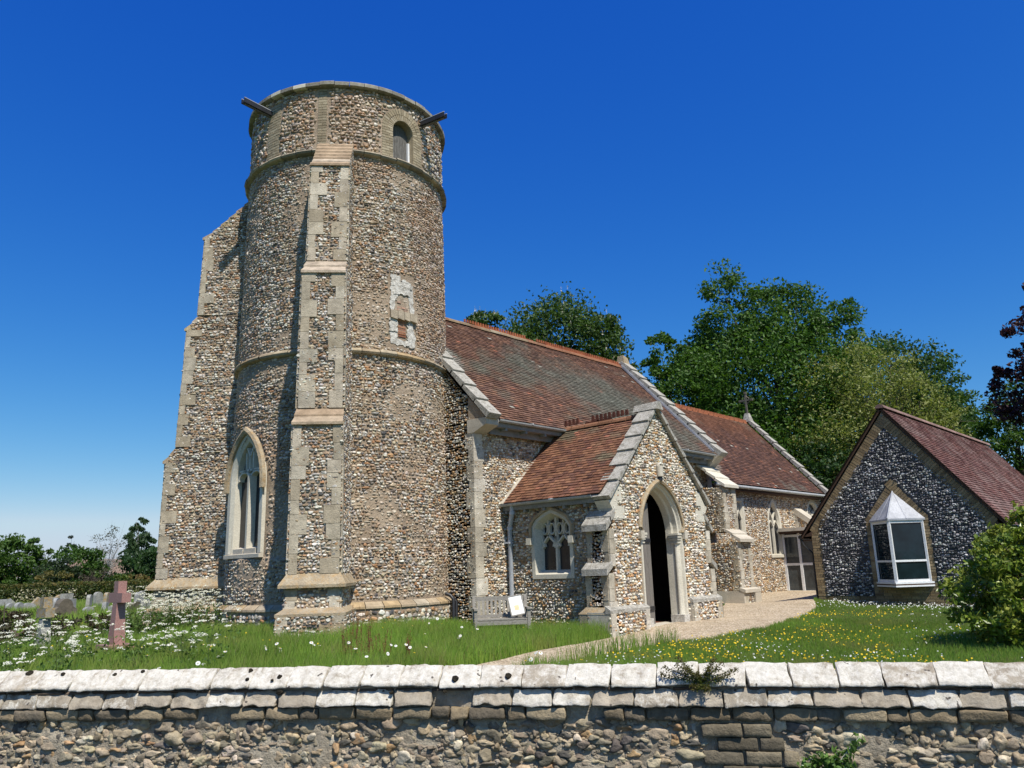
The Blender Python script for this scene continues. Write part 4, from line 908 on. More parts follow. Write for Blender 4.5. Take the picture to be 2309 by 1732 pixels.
# porch roof
mb = MB(); eW = PX-2.20; sv = V3(PX-eW, 0, PZ-PE); SLp = np.linalg.norm(sv)
def pcol(P): return patchcol(P, [(.20, .095, .058), (.17, .080, .054), (.235, .118, .070), (.135, .068, .05), (.21, .105, .066)], 77, .9, .56, (.15, .13, .085))
tiles(mb, (eW, PY+.16, PE), (0, 1, 0), sv/SLp, YS-PY-.17, SLp, pcol, .105, .17, lift=.024); tiles(mb, (2*PX-eW, PY+.16, PE), (0, 1, 0), V3(-sv[0], 0, sv[2])/SLp, YS-PY-.17, SLp, pcol, .105, .17)
y = PY+.3
while y < YS-.1:
    t = np.linspace(0, math.pi, 7); A = np.array([[(PX-.13*math.cos(q), yy, PZ-.05+.12*math.sin(q)) for q in t] for yy in (y, min(y+.44, YS+.2))])
    mb.add(A.reshape(-1, 3), [(i, i+1, 8+i, 7+i) for i in range(6)], 'tile', V3(.24, .12, .07)*U(.8, 1.2)); y += .45
proof = mb.build('porch_roof', church)
for y0_, y1_ in ((PY+.75, PY+2.0), (PY+2.35, YS-.3)): mb = MB(); crest(mb, (PX, y0_, PZ+.05), (PX, y1_, PZ+.05), 'terracotta_dark', .15, .1, .035, .06); mb.build('ridge_crest', proof)
mb = MB()
for sg in (-1, 1): slabs(mb, (PX+sg*2.14, PY+.12, 1.47), (PX+sg*.02, PY+.12, PZ+.13), (0, .24, 0), 6, .05, .05)
mb.hexa([(PX-.16, PY-.18, PZ+.10), (PX+.16, PY-.18, PZ+.10), (PX+.16, PY+.52, PZ+.10), (PX-.16, PY+.52, PZ+.10), (PX-.06, PY-.18, PZ+.30), (PX+.06, PY-.18, PZ+.30), (PX+.06, PY+.52, PZ+.28), (PX-.06, PY+.52, PZ+.28)], 'coping_stone')
mb.build('gable_coping', proof)
mb = MB(); gutter(mb, (eW-.03, PY+.35, PE-.02), (eW-.03, YS-.03, PE-.02), .14, (1, 0, 0), .62); mb.build('gutter', proof); mb = MB(); gutter(mb, (2*PX-eW+.03, PY+.35, PE-.02), (2*PX-eW+.03, YS-.03, PE-.02), .14, (-1, 0, 0), .62); mb.build('gutter', proof)
mb = MB(); mb.beam((eW-.03, YS-.03, PE-.02), (PX-.9, YS-.03, PZ-.86), .06, .16, 'limestone', up=(0, 1, 0)); mb.build('mortar_fillet', proof)
# ------------------------------------------------------------------ chancel
CXE, CY, CZE, CZR = 34.9, 14.05, 2.62, 6.35; LC = CXE-XE
mb = MB(); fC = fflat((XE, CY, 0), (1, 0, 0), (0, -1, 0))
w1c, w2c, w3c = 5.31, 2.38, 9.15
w1 = arch(.46, .20, 1.32, .92, 10)+np.array([w1c, 0]); w2 = ccw(np.array([(-.36, .92), (-.36, 2.16), (.36, 2.16), (.36, .92)])+np.array([w2c, 0])); w3 = arch(.52, -.6, 1.86, .5, 8)+np.array([w3c, 0])
flat_flint(mb, fC, ccw([(0, -1.6), (0, 2.75), (LC, 2.75), (LC, -1.6)]), [ccw(w1), w2, ccw(w3)], 'nave', .08, .064, 'mortar_pale', .026, grow=.12)
fCe = fflat((CXE, CY, 0), (0, 1, 0), (1, 0, 0)); mb.poly(ccw([(0, -1.6), (0, 2.6), (YR-CY, CZR), (2*(YR-CY), 2.6), (2*(YR-CY), -1.6)]), [], fCe, 'mortar')
mb.poly(ccw([(0, -1.6), (0, 2.6), (LC, 2.6), (LC, -1.6)]), [], fflat((CXE, 2*YR-CY, 0), (-1, 0, 0), (0, 1, 0)), 'mortar')
chancel = mb.build('chancel', church)
def cwin(path, lab, lights, closed=False):
    mb = MB(); mb.sweep(path, [(.13, -.05), (.13, .03), (.02, .03), (0, 0), (-.04, -.06), (-.04, -.13)], fC, 'limestone_clean', closed=closed)
    if not closed:
        x0, x1, z0 = path[0, 0], path[-1, 0], path[0, 1]; mb.hexa([fC(x, z, d) for x, z, d in ((x0-.13, z0-.1, -.2), (x1+.13, z0-.1, -.2), (x1+.13, z0-.1, .06), (x0-.13, z0-.1, .06), (x0-.13, z0+.06, -.2), (x1+.13, z0+.06, -.2), (x1+.13, z0+.01, .06), (x0-.13, z0+.01, .06))], 'limestone_clean')
    mb.build('window', chancel, label=lab)
    mb = MB()
    for p, t in lights: mb.sweep(np.array(p), [(-t, -.12), (-t*.5, -.03), (t*.5, -.03), (t, -.12)], fC, 'limestone_clean')
    mb.build('tracery', chancel)
    mb = MB(); mb.poly(offs(path, -.03, closed), [], fC, 'glass_lead', -.11); mb.build('glazing', chancel)
a = math.pi
c1 = w1c; Ytr = [([(c1, .2), (c1, 1.38)], .05)]
for sg in (-1, 1): Ytr.append(([(c1, 1.36), (c1+sg*.06, 1.62), (c1+sg*.2, 1.86)], .035)); Ytr.append(([(c1+sg*.03, 1.30), (c1+sg*.12, 1.44), (c1+sg*.22, 1.52), (c1+sg*.34, 1.42), (c1+sg*.42, 1.26)], .03))
cwin(w1, 'pointed two-light chancel window beside the glazed link', Ytr)
cwin(w2, 'square-headed chancel window beside the nave buttress', [([(w2c-.02, .92), (w2c-.02, 2.1)], .045), ([(w2c-.33, 1.55), (w2c-.17, 1.86), (w2c-.02, 1.55), (w2c+.15, 1.86), (w2c+.33, 1.55)], .035), ([(w2c-.17, 1.86), (w2c-.17, 2.12)], .03), ([(w2c+.15, 1.86), (w2c+.15, 2.12)], .03)], True)
cwin(w3, 'round-arched window at the far end of the chancel', [([(w3c, 0), (w3c, 1.9)], .06), ([(w3c-.45, 1.7), (w3c-.2, 2.0), (w3c, 1.75), (w3c+.2, 2.0), (w3c+.45, 1.7)], .05)])
mb = MB(); x0, x1 = XE+7.25, XE+7.85
fl = fflat((x0, CY, 0), (0, -1, 0), (-1, 0, 0)); flat_flint(mb, fl, ccw([(0, -1.4), (0, 2.0), (.95, 1.2), (.95, -1.4)]), [], 'nave', .1, .08, 'mortar', .02); ashlar(mb, fl, 0, .14, -1.4, 1.95, (.3, .4), .03, QC)
mb.hexa([(x0-.05, CY, 1.85), (x1, CY, 1.85), (x1, CY-1.05, 1.05), (x0-.05, CY-1.05, 1.05), (x0-.05, CY, 2.12), (x1, CY, 2.12), (x1, CY-1.05, 1.30), (x0-.05, CY-1.05, 1.30)], 'limestone')
mb.box((x0+.02, CY-.93, -1.4), (x1, CY, 1.0), 'mortar'); mb.build('buttress', chancel)
mb = MB(); sv = V3(0, YR-13.74, CZR-2.76); SLc = np.linalg.norm(sv)
def ccol(P):
    c = patchcol(P, [(.125, .066, .05), (.105, .058, .047), (.155, .08, .055), (.092, .053, .044), (.14, .076, .06)], 101, 1.3, .62, (.16, .155, .13))
    g = np.clip((P[:, 2]-5.0)/1.4+(fbm(P, .7, 3)-.5), 0, .65)[:, None]; c = c*(1-g)+V3(.20, .090, .050)*U(.8, 1.2, len(P))[:, None]*g
    w_ = np.clip(1-((P[:, 0]-26.1)/.8)**2-((P[:, 2]-3.6)/.45)**2+(fbm(P, .3, 8)-.5), 0, .8)[:, None]; return c*(1-w_)+V3(.30, .30, .25)*w_
tiles(mb, (XE+.1, 13.74, 2.76), (1, 0, 0), sv/SLc, LC-.35, SLc, ccol)
mb.hexa([(XE, YR, CZR-.12), (CXE-.1, YR, CZR-.12), (CXE-.1, 20.3, 2.72), (XE, 20.3, 2.72), (XE, YR, CZR), (CXE-.1, YR, CZR), (CXE-.1, 20.3, 2.84), (XE, 20.3, 2.84)], 'tile', (.16, .08, .055))
croof = mb.build('chancel_roof', church)
mb = MB(); crest(mb, (XE+.5, YR, CZR-.0), (XE+1.3, YR, CZR-.0), 'terracotta', .10, .07, .045, .055); mb.build('ridge_crest', croof); mb = MB(); crest(mb, (XE+2.0, YR, CZR), (CXE-.3, YR, CZR), 'terracotta_new', .12, .08, .05, .06); mb.build('ridge_crest', croof)
mb = MB(); slabs(mb, (CXE-.12, 13.60, 2.70), (CXE-.12, YR, CZR+.16), (.19, 0, 0), 9, .11, .05, 'coping_stone'); slabs(mb, (CXE-.12, 2*YR-13.6, 2.7), (CXE-.12, YR, CZR+.16), (.19, 0, 0), 9, .11, .05, 'coping_stone'); mb.build('gable_coping', croof)
mb = MB(); cxx, cyy, cz = CXE-.12, YR, CZR+.1
mb.hexa([(cxx-.2, cyy-.2, cz), (cxx+.2, cyy-.2, cz), (cxx+.2, cyy+.2, cz), (cxx-.2, cyy+.2, cz), (cxx-.09, cyy-.09, cz+.42), (cxx+.09, cyy-.09, cz+.42), (cxx+.09, cyy+.09, cz+.42), (cxx-.09, cyy+.09, cz+.42)], 'coping_stone')
mb.beam((cxx, cyy, cz+.35), (cxx, cyy, cz+1.42), .085, .085, 'headstone_dark', up=(0, 1, 0)); mb.beam((cxx, cyy-.28, cz+1.06), (cxx, cyy+.28, cz+1.06), .08, .08, 'headstone_dark')
t = np.linspace(0, 2*math.pi, 17); mb.tube([(cxx, cyy+.17*math.cos(a_), cz+1.06+.17*math.sin(a_)) for a_ in t], .025, 'headstone_dark', 6, cap=False)
for y_, z_ in ((-.29, 1.06), (.29, 1.06), (0, 1.42)): mb.box((cxx-.055, cyy+y_-.055, cz+z_-.055), (cxx+.055, cyy+y_+.055, cz+z_+.055), 'headstone_dark')
mb.build('gable_cross', croof)
mb = MB(); mb.tube([(XE+.2, 13.68, 2.66), (CXE-.3, 13.68, 2.66)], .06, 'paint_gutter', 8); mb.box((XE+.1, 13.74, 2.52), (CXE-.2, 14.1, 2.66), 'wood_brown'); mb.build('gutter', croof)
# ------------------------------------------------------------------ modern annexe with gable to the west
AX, AYN, AYS, AYR, AZR, AZE, AXE = 24.30, 10.16, 5.12, 7.64, 4.20, .93, 36.6
annexe = thing('parish_annexe', (29, 7.6, -1.4), label='modern black flint annexe with purple tiled roof, white oriel window and glazed link', category='building')
mb = MB(); fA = fflat((AX, AYR, 0), (0, -1, 0), (-1, 0, 0))
hw = 2.52; zE = .96
gable = ccw([(-hw, -1.7), (-hw, zE), (0, AZR-.02), (hw, zE), (hw, -1.7)])
sur = ccw([(-.86, -1.14), (-.83, 1.13), (0, 2.2), (.83, 1.13), (.86, -1.14)])
sl_a = math.hypot(hw, AZR-zE); nn_ = np.array([AZR-zE, hw])/sl_a
vb = .30; inn = []                                                             # inner edge of the brick border
iz = AZR-vb*sl_a/hw
inner = ccw([(-hw+.27, -1.10), (-hw+.27, zE+.10), (0, iz), (hw-.27, zE+.10), (hw-.27, -1.10)])
mb.poly(gable, [], fA, 'mortar_grey', -.012)
flat_flint(mb, fA, inner, [sur], 'black', .072, .063, 'mortar_dark', .028, grow=.03)
BA = [(.30, .225, .13), (.26, .19, .11), (.34, .26, .155), (.22, .165, .10), (.31, .24, .15)]
bricks(mb, bfn(fA), -hw, hw, -1.66, -1.10, .24, .08, .011, -.04, .010, BA)
for a, b in ((-hw, -hw+.27), (hw-.27, hw)): bricks(mb, bfn(fA), a, b, -1.10, zE-.02, .235, .08, .011, -.04, .010, BA)
def verge(sg):
    def f(s, z):                                                               # s along the slope from the eaves, z inwards from the verge
        t = s/sl_a; x = sg*hw*(1-t); y = zE+(AZR-zE)*t
        return lambda d: fA(x-sg*nn_[0]*z, y-nn_[1]*z, d)
    return f
for sg in (-1, 1): bricks(mb, verge(sg), -.1, sl_a-.12, .02, .30, .082, .28, .011, -.04, .013, BA, half_=False)
for a, b in ((-.86, -.62), (.62, .86)): bricks(mb, bfn(fA), a, b, -1.10, 1.12, .235, .08, .011, -.04, .012, BA)
def surf(sg):
    L_ = math.hypot(.83, 1.07); n_ = np.array([1.07, .83])/L_
    def f(s, z):
        t = s/L_; x = sg*.83*(1-t); y = 1.13+1.07*t; return lambda d: fA(x-sg*n_[0]*z, y-n_[1]*z, d)
    return f, L_
for sg in (-1, 1):
    f, L_ = surf(sg); bricks(mb, f, 0, L_+.0, .01, .25, .08, .24, .011, -.04, .014+.002*sg, BA, half_=False)
bricks(mb, bfn(fA), -.62, .62, -1.10, -.80, .235, .08, .011, -.04, .010, BA)
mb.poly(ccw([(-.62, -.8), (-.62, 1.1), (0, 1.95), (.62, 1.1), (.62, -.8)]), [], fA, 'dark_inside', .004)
# other walls
mb.poly(ccw([(0, -1.7), (0, zE), (AXE-AX, zE), (AXE-AX, -1.7)]), [], fflat((AXE, AYN, 0), (-1, 0, 0), (0, 1, 0)), 'mortar_grey')
mb.poly(ccw([(0, -1.7), (0, zE), (AXE-AX, zE), (AXE-AX, -1.7)]), [], fflat((AX, AYS, 0), (1, 0, 0), (0, -1, 0)), 'mortar_grey')
mb.poly(ccw([(-hw, -1.7), (-hw, zE), (0, AZR), (hw, zE), (hw, -1.7)]), [], fflat((AXE, AYR, 0), (0, 1, 0), (1, 0, 0)), 'mortar_grey')
fAn = fflat((AX+1.4, AYN, 0), (-1, 0, 0), (0, 1, 0)); bricks(mb, bfn(fAn), 0, 1.4, -1.6, zE, .235, .08, .011, -.03, .010, BA)
fAs = fflat((AX, AYS, 0), (1, 0, 0), (0, -1, 0)); bricks(mb, bfn(fAs), 0, 2.5, -1.6, zE, .235, .08, .011, -.03, .010, BA)
mb.build('wall', annexe, label='knapped black flint gable wall with brown brick borders')
mb = MB(); ov = .10; e_ = .32; sv = V3(0, hw+e_, (AZR-zE)*(hw+e_)/hw); SLa = np.linalg.norm(sv); zlo = AZR+.12-sv[2]
PUR = [(.145, .068, .060), (.122, .060, .056), (.168, .082, .070), (.138, .070, .066), (.19, .11, .098)]
def acol(P):
    n = len(P); c = np.array(PUR)[rng.integers(0, 5, n)]*U(.8, 1.2, n)[:, None]; g = np.clip((fbm(P, .6, 55)-.5)*3, 0, .5)[:, None]; return c*(1-g)+V3(.27, .20, .185)*g
tiles(mb, (AX-ov, AYS-e_, zlo), (1, 0, 0), sv/SLa, AXE-AX+.2, SLa, acol, .105, .17); tiles(mb, (AX-ov, AYN+e_, zlo), (1, 0, 0), V3(0, -sv[1], sv[2])/SLa, AXE-AX+.2, SLa, acol, .105, .17)
x = AX-ov
while x < AXE:
    t = np.linspace(0, math.pi, 7); A = np.array([[(xx, AYR-.13*math.cos(q), AZR+.09+.12*math.sin(q)) for q in t] for xx in (x, x+.44)])
    mb.add(A.reshape(-1, 3), [(i, i+1, 8+i, 7+i) for i in range(6)]+[(6, 5, 4, 3, 2, 1, 0)], 'tile', V3(.26, .17, .15)*U(.8, 1.2)); x += .45
for sg in (-1, 1):
    a = V3(AX-.05, AYR+sg*(hw+e_), zlo-.03); b = V3(AX-.05, AYR, AZR+.09); mb.beam(a, b, .09, .05, 'wood_brown', up=(1, 0, 0))
    y_ = AYR+sg*(hw+e_+.03); mb.tube([(AX-ov+.02, y_, zlo), (AXE, y_, zlo)], .055, 'iron_black', 8)
    mb.box((AX, min(y_, AYR+sg*hw), zlo-.12), (AXE, max(y_, AYR+sg*hw), zlo-.09), 'wood_brown')
    mb.hexa([(AX-.03, AYR+sg*(hw-.02), zE-.28), (AX+.10, AYR+sg*(hw-.02), zE-.28), (AX+.10, AYR+sg*(hw+.05), zE-.28), (AX-.03, AYR+sg*(hw+.05), zE-.28), (AX-.03, AYR+sg*(hw-.02), zlo+.15), (AX+.10, AYR+sg*(hw-.02), zlo+.15), (AX+.10, AYR+sg*(hw+e_-.03), zlo), (AX-.03, AYR+sg*(hw+e_-.03), zlo)], 'wood_brown')
mb.build('roof', annexe)
# oriel: two glazed facets meeting in an arris, with a pointed lead roof
mb = MB(); BL, BC_, BRt = V3(AX, AYR+.68, 0), V3(AX-.74, AYR-.02, 0), V3(AX, AYR-.69, 0); Z0, Z1 = -.70, .98; tz = -.13
def post(p, w_=.055, z0=Z0, z1=Z1): mb.box((p[0]-w_/2, p[1]-w_/2, z0), (p[0]+w_/2, p[1]+w_/2, z1), 'paint_white')
post(BC_, .075)
for p in (BL, BRt): post(p+V3(-.03, 0, 0), .06)
for a, b in ((BL, BC_), (BC_, BRt)):
    for z_, h_ in ((Z0+.035, .07), (tz, .055), (Z1-.035, .07)): mb.beam(a+V3(0, 0, z_), b+V3(0, 0, z_), .06, h_, 'paint_white')
c0 = V3(AX, AYR, 0)
def ext(p, k=.08): d = p-c0; return p+d/np.linalg.norm(d)*k
tri = [ext(BL, .1)+V3(-.0, 0, 0), ext(BC_, .1), ext(BRt, .1)]
for z_, h_, mt in ((Z0-.05, .05, 'paint_white'), (Z0-.085, .035, 'wood_brown'), (Z0-.13, .045, 'paint_white')):
    mb.add(np.array([q+V3(0, 0, z_) for q in tri]+[q+V3(0, 0, z_+h_-.002) for q in tri]), [(2, 1, 0), (3, 4, 5), (0, 1, 4, 3), (1, 2, 5, 4), (2, 0, 3, 5)], mt)
ori = mb.build('oriel_window', annexe, label='pointed white oriel window with a lead roof')
mb = MB(); Tp = V3(AX, AYR, 1.84); e3 = [ext(BL, .09)+V3(0, 0, Z1), ext(BC_, .09)+V3(0, 0, Z1), ext(BRt, .09)+V3(0, 0, Z1)]
P = e3+[q+V3(0, 0, .05) for q in e3]+[Tp]; mb.add(np.array(P), [(2, 1, 0), (0, 1, 4, 3), (1, 2, 5, 4), (3, 4, 6), (4, 5, 6)], 'lead')
mb.tube([e3[1]+V3(0, 0, .05), Tp], .022, 'lead', 6); 
for a, b in ((0, 1), (1, 2)): mb.tube([(e3[a]+e3[b])/2+V3(0, 0, .045), Tp], .012, 'lead', 6)
mb.build('lead_roof', annexe)
mb = MB()
for a, b in ((BL, BC_), (BC_, BRt)):
    for z0_, z1_ in ((Z0+.05, tz-.02), (tz+.02, Z1-.05)): mb.add(np.array([a+V3(0, 0, z0_), b+V3(0, 0, z0_), b+V3(0, 0, z1_), a+V3(0, 0, z1_)]), [(0, 1, 2, 3)], 'glass_bay')
mb.build('pane', annexe)
# glazed link to the chancel
mb = MB(); LX = 30.7; ys = (14.0, 13.36, 12.62, 11.9, 11.2, 10.45); zt = 1.0
for y_ in ys: mb.box((LX-.05, y_-.05, -1.35), (LX+.05, y_+.05, zt), 'paint_white')
for z_ in (-1.22, -.18, .92): mb.box((LX-.035, 10.4, z_-.045), (LX+.035, 14.0, z_+.045), 'paint_white')
mb.box((LX-.25, 10.2, 1.0), (LX+3.2, 14.04, 1.09), 'wood_brown'); mb.box((LX-.30, 10.2, 1.09), (LX+3.2, 14.04, 1.22), 'limestone'); mb.box((LX+3.0, 10.2, -1.3), (LX+3.1, 14.04, 1.0), 'mortar_grey'); mb.box((LX-.2, 10.2, -1.5), (LX+3.1, 14.0, -1.2), 'asphalt')
mb.build('glazed_link', annexe)
mb = MB()
for a, b in zip(ys[:-1], ys[1:]):
    for z0_, z1_ in ((-1.18, -.22), (-.14, .88)): mb.add(np.array([(LX, a-.05, z0_), (LX, b+.05, z0_), (LX, b+.05, z1_), (LX, a-.05, z1_)]), [(0, 1, 2, 3)], 'glass_grey')
mb.build('link_glazing', annexe)
mb = MB(); mb.tube([(AX-.02, AYN+.36, zlo-.02), (AX+.02, AYN+.30, zlo-.25), (AX+.12, AYN+.08, zlo-.5), (AX+.12, AYN+.08, -1.3)], .04, 'iron_black'); mb.build('downpipe', annexe)
# ------------------------------------------------------------------ boundary wall
WP = np.array([(.2, 8.6), (.95, 7.35), (1.665, 6.19), (2.722, 4.69), (3.60, 3.38), (4.31, 2.20), (4.957, 1.03), (5.55, -.06), (6.3, -1.5)])
dd = np.concatenate([[0], np.cumsum(np.linalg.norm(np.diff(WP, axis=0), axis=1))]); WL = dd[-1]
def wfr(s, o, z):
    s, o, z = np.broadcast_arrays(np.asarray(s, float), np.asarray(o, float), np.asarray(z, float))
    x, y = np.interp(s, dd, WP[:, 0]), np.interp(s, dd, WP[:, 1]); e = .25
    tx, ty = np.interp(s+e, dd, WP[:, 0])-np.interp(s-e, dd, WP[:, 0]), np.interp(s+e, dd, WP[:, 1])-np.interp(s-e, dd, WP[:, 1]); L = np.hypot(tx, ty)
    nx, ny = ty/L, -tx/L
    return np.stack([x+nx*o*1., y+ny*o*1., z], -1), np.stack([tx/L, ty/L, 0*tx], -1), np.stack([nx, ny, 0*tx], -1)
p_, t_, n_ = wfr(WL/2, 0, 0); WSG = 1 if (n_@V3(-3.6, -3.4, 0)) > 0 else -1
def wpt(s, o, z): return wfr(s, np.asarray(o)*WSG, z)[0]
bw = thing('boundary_wall', (3.6, 3.38, -1.9), label='low flint churchyard wall with white lichened coping', category='wall')
def sectioned(mb, s0, s1, sec, mat, col, amp=.006, nx=8, r=.12, seed=0, yaw=0, ny=4, nz=3):
    V, F = rough_box(nx, ny, nz, r); x, y, z = V.T
    (fb, ff, bf, bb) = sec        # front-bottom, front-top, back-top, back-bottom as (off,z)
    u, v_ = (y+1)/2, (z+1)/2      # u: 0 front..1 back ; v: 0 bottom..1 top
    o = (1-u)*((1-v_)*fb[0]+v_*ff[0])+u*((1-v_)*bb[0]+v_*bf[0]); zz = (1-u)*((1-v_)*fb[1]+v_*ff[1])+u*((1-v_)*bb[1]+v_*bf[1])
    s = s0+(s1-s0)*(x+1)/2+yaw*(u-.5)
    P = wpt(s, o, zz); d = np.stack([vn(P, .05, seed+k) for k in (1, 2, 3)], -1)-.5+ (np.stack([vn(P, .018, seed+k) for k in (4, 5, 6)], -1)-.5)*.4
    mb.add(P+d*2*amp, F, mat, col, True)
mb = MB(); s = 0.02; i = 0
while s < WL-.1:
    L_ = .243+U(-.014, .016); e, f_ = U(-.008, .008), U(-.007, .007); g = U(.004, .012)
    st = (U(.0, .09) if U(0, 1) < .75 else U(-.07, .0)); px_ = s/WL
    sectioned(mb, s, s+L_-g, [(.118+e, -.664+f_), (.114+e, -.645+f_), (0, -.553+f_*.6), (-.03, -.665)], 'wall_coping', (st+.03, U(0, .3), 0), .006, 14, .05, i, U(-.008, .008), 6, 2)
    sectioned(mb, s+U(-.02, .02), s+L_-g, [(-.30, -.67), (-.30, -.645), (-.012, -.555+f_*.6), (-.03, -.665)], 'wall_coping', (st, .2, 0), .005, 4, .1, i+500)
    s += L_; i += 1
mb.build('coping', bw)
mb = MB(); s = -.1; i = 0
while s < WL-.1:                                                               # oversailing brick course under the coping
    L_ = .235+U(-.012, .014); e, f_ = U(-.014, .010), U(-.006, .006); lich = U(-.06, .08) if U(0, 1) < .5 else U(-.2, -.06)
    if U(0, 1) > .02: sectioned(mb, max(s, 0), s+L_-U(.004, .012), [(.130+e*.7, -.764+f_), (.124+e*.7, -.746+f_), (.084, -.680), (-.05, -.77)], 'wall_coping', (lich, U(.0, .45), 0), .010, 10, .10, i+99, U(-.01, .01))
    s += L_; i += 1
x = 0
while x < WL-.1:                                                               # flat tiles bedded in the joint
    L_ = U(.1, .26); 
    if U(0, 1) < .8: sectioned(mb, x, x+L_-.01, [(.085+U(-.01, .015), -.688), (.085+U(-.01, .015), -.672), (-.05, -.672), (-.05, -.688)], 'brick', np.array((.13, .10, .075))*U(.7, 1.3), .003, 3, .2, int(x*50))
    x += L_
s = .05
while s < WL-.1:                                                               # stretcher course below, dark and weathered
    L_ = (.225 if U(0, 1) < .6 else .115)+U(-.01, .01)
    if U(0, 1) > .09: sectioned(mb, s, s+L_-U(.004, .010), [(.112+U(-.014, .008), -.842+U(-.004, .004)), (.112+U(-.014, .008), -.776), (-.05, -.780), (-.05, -.842)], 'brick', np.array([(.27, .215, .14), (.21, .17, .115), (.33, .27, .18), (.16, .135, .10)][rng.integers(4)])*U(.8, 1.2), .009, 6, .18, int(s*40))
    s += L_
mb.build('brick_course', bw)
PAT = (6.28, 7.05)                                                             # brick repair low in the wall, right of the middle
PATS = [(7.28, 7.66, -.925, -.858, 2), (7.36, 7.72, -.995, -.930, 2), (7.28, 7.79, -1.068, -1.0, 2), (7.38, 7.86, -1.14, -1.073, 2), (7.30, 7.76, -1.21, -1.145, 2)]
mb = MB()
for a, b, z0, z1, k in PATS:
    x = a
    while x < b-.05:
        L_ = min(U(.19, .23), b-x); sectioned(mb, x, x+L_-.012, [(.098+U(-.01, .01), z0), (.098+U(-.01, .01), z1), (-.05, z1), (-.05, z0)], 'brick', np.array([(.20, .17, .12), (.15, .13, .095), (.235, .20, .14)][rng.integers(3)])*U(.85, 1.2), .004, 4, .1, int(x*60)); x += L_
gs = np.linspace(0, WL, 240); gzz = np.linspace(-.66, -1.95, 44); SS, ZZ = np.meshgrid(gs, gzz)
P = wpt(SS, .035, ZZ); bumpv = (fbm(P, .16, 31, 4)-.5)*.045; P = wpt(SS, .070+bumpv*1.3, ZZ)
k = len(gs); ii, jj = np.meshgrid(np.arange(len(gzz)-1), np.arange(k-1), indexing='ij'); mb.add(P, np.stack([ii*k+jj, ii*k+jj+1, (ii+1)*k+jj+1, (ii+1)*k+jj], -1).reshape(-1, 4), 'mortar_cob', smooth=True) if 'mortar_cob' in MATS else None
r = rows(.05, WL-.05, -1.9, -.855, .070, .054); inp = np.zeros(len(r), bool)
for a, b, z0, z1, k in PATS: inp |= (r[:, 0] > a-.03) & (r[:, 0] < b+.02) & (r[:, 1] > z0-.02) & (r[:, 1] < z1+.02)
r = r[~inp]
for big in (0, 1):
    q = r if not big else r[U(0, 1, len(r)) < .10]
    n = len(q); sx = q[:, 0]+(U(-.05, .05, n) if big else 0); P, X, N = wfr(sx, np.full(n, .075*WSG), q[:, 1]+U(-.012, .012, n)); N = N*WSG
    tilt = (U(-.35, .35, n))[:, None]*X+(U(-.35, .25, n))[:, None]*V3(0, 0, 1); N2 = N+tilt; N2 /= np.linalg.norm(N2, axis=1)[:, None]; Yv = np.cross(N2, X); Yv /= np.linalg.norm(Yv, axis=1)[:, None]; Yv *= np.sign(Yv[:, 2:3]); X2 = np.cross(Yv, N2)
    sc = U(.75, 1.2, n)*(1.22 if big else 1); c = U(.014, .036, n)*(1.25 if big else 1)
    stones(mb, P-N*(c*U(.15, .75, n))[:, None], X2, Yv, N2, q[:, 2]*.48*sc, q[:, 3]*.50*U(.8, 1.25, n)*sc, c, pal('cobble', n, .2), 'cobble', 2, .95, 80)
r2 = rows(.05, WL-.05, -1.5, -.85, .034, .030); r2 = r2[U(0, 1, len(r2)) < .75]; n = len(r2); P, X, N = wfr(r2[:, 0], np.full(n, .066*WSG), r2[:, 1]+U(-.01, .01, n)); N = N*WSG
kk = np.ones(n, bool)
for a_, b_, z0, z1, k in PATS: kk &= ~((r2[:, 0] > a_-.02) & (r2[:, 0] < b_+.02) & (r2[:, 1] > z0-.01) & (r2[:, 1] < z1+.01))
P, X, N, r2 = P[kk], X[kk], N[kk], r2[kk]; n = len(P); sc = U(.4, 1.3, n)
stones(mb, P, X, np.broadcast_to(V3(0, 0, 1), (n, 3)), N, r2[:, 2]*.5*sc, r2[:, 3]*.5*sc, U(.006, .02, n), pal('cobble', n, .2)*.5+np.array((.36, .31, .235))*.5, 'cobble', 1, .9, 40)
mb.build('flint_face', bw)
mb = MB(); n = 15; ss = np.r_[U(3.0, 6.4, 11), U(.5, WL-1, 4)]; oo = np.where(U(0, 1, n) < .45, U(.02, .1, n), .11); zz = np.where(oo < .105, -.553-(oo/.116)*.09+.004, U(-.70, -.68, n)); P, X, N = wfr(ss, oo*WSG, zz)
r_ = U(.010, .024, n); Nn = N*WSG*.6+V3(0, 0, .8); stones(mb, P, X, np.cross(Nn, X), Nn, r_, r_*.9, r_*.8, np.ones((n, 3)), 'moss', 2, .5, 20); mb.build('moss', bw)['kind'] = 'stuff'
mb = MB(); g = np.linspace(0, WL, 60); Q0, Q1 = wpt(g, -.28, -.64), wpt(g, -.28, -1.95); mb.add(np.concatenate([Q0, Q1]), [(i, i+1, 60+i+1, 60+i) for i in range(59)], 'mortar_grey')
for s in (0, WL): mb.add(np.array([wpt(s, .05, -1.95), wpt(s, -.28, -1.95), wpt(s, -.28, -.66), wpt(s, .05, -.66)]), [(0, 1, 2, 3)], 'mortar_grey')
mb.build('back_face', bw)
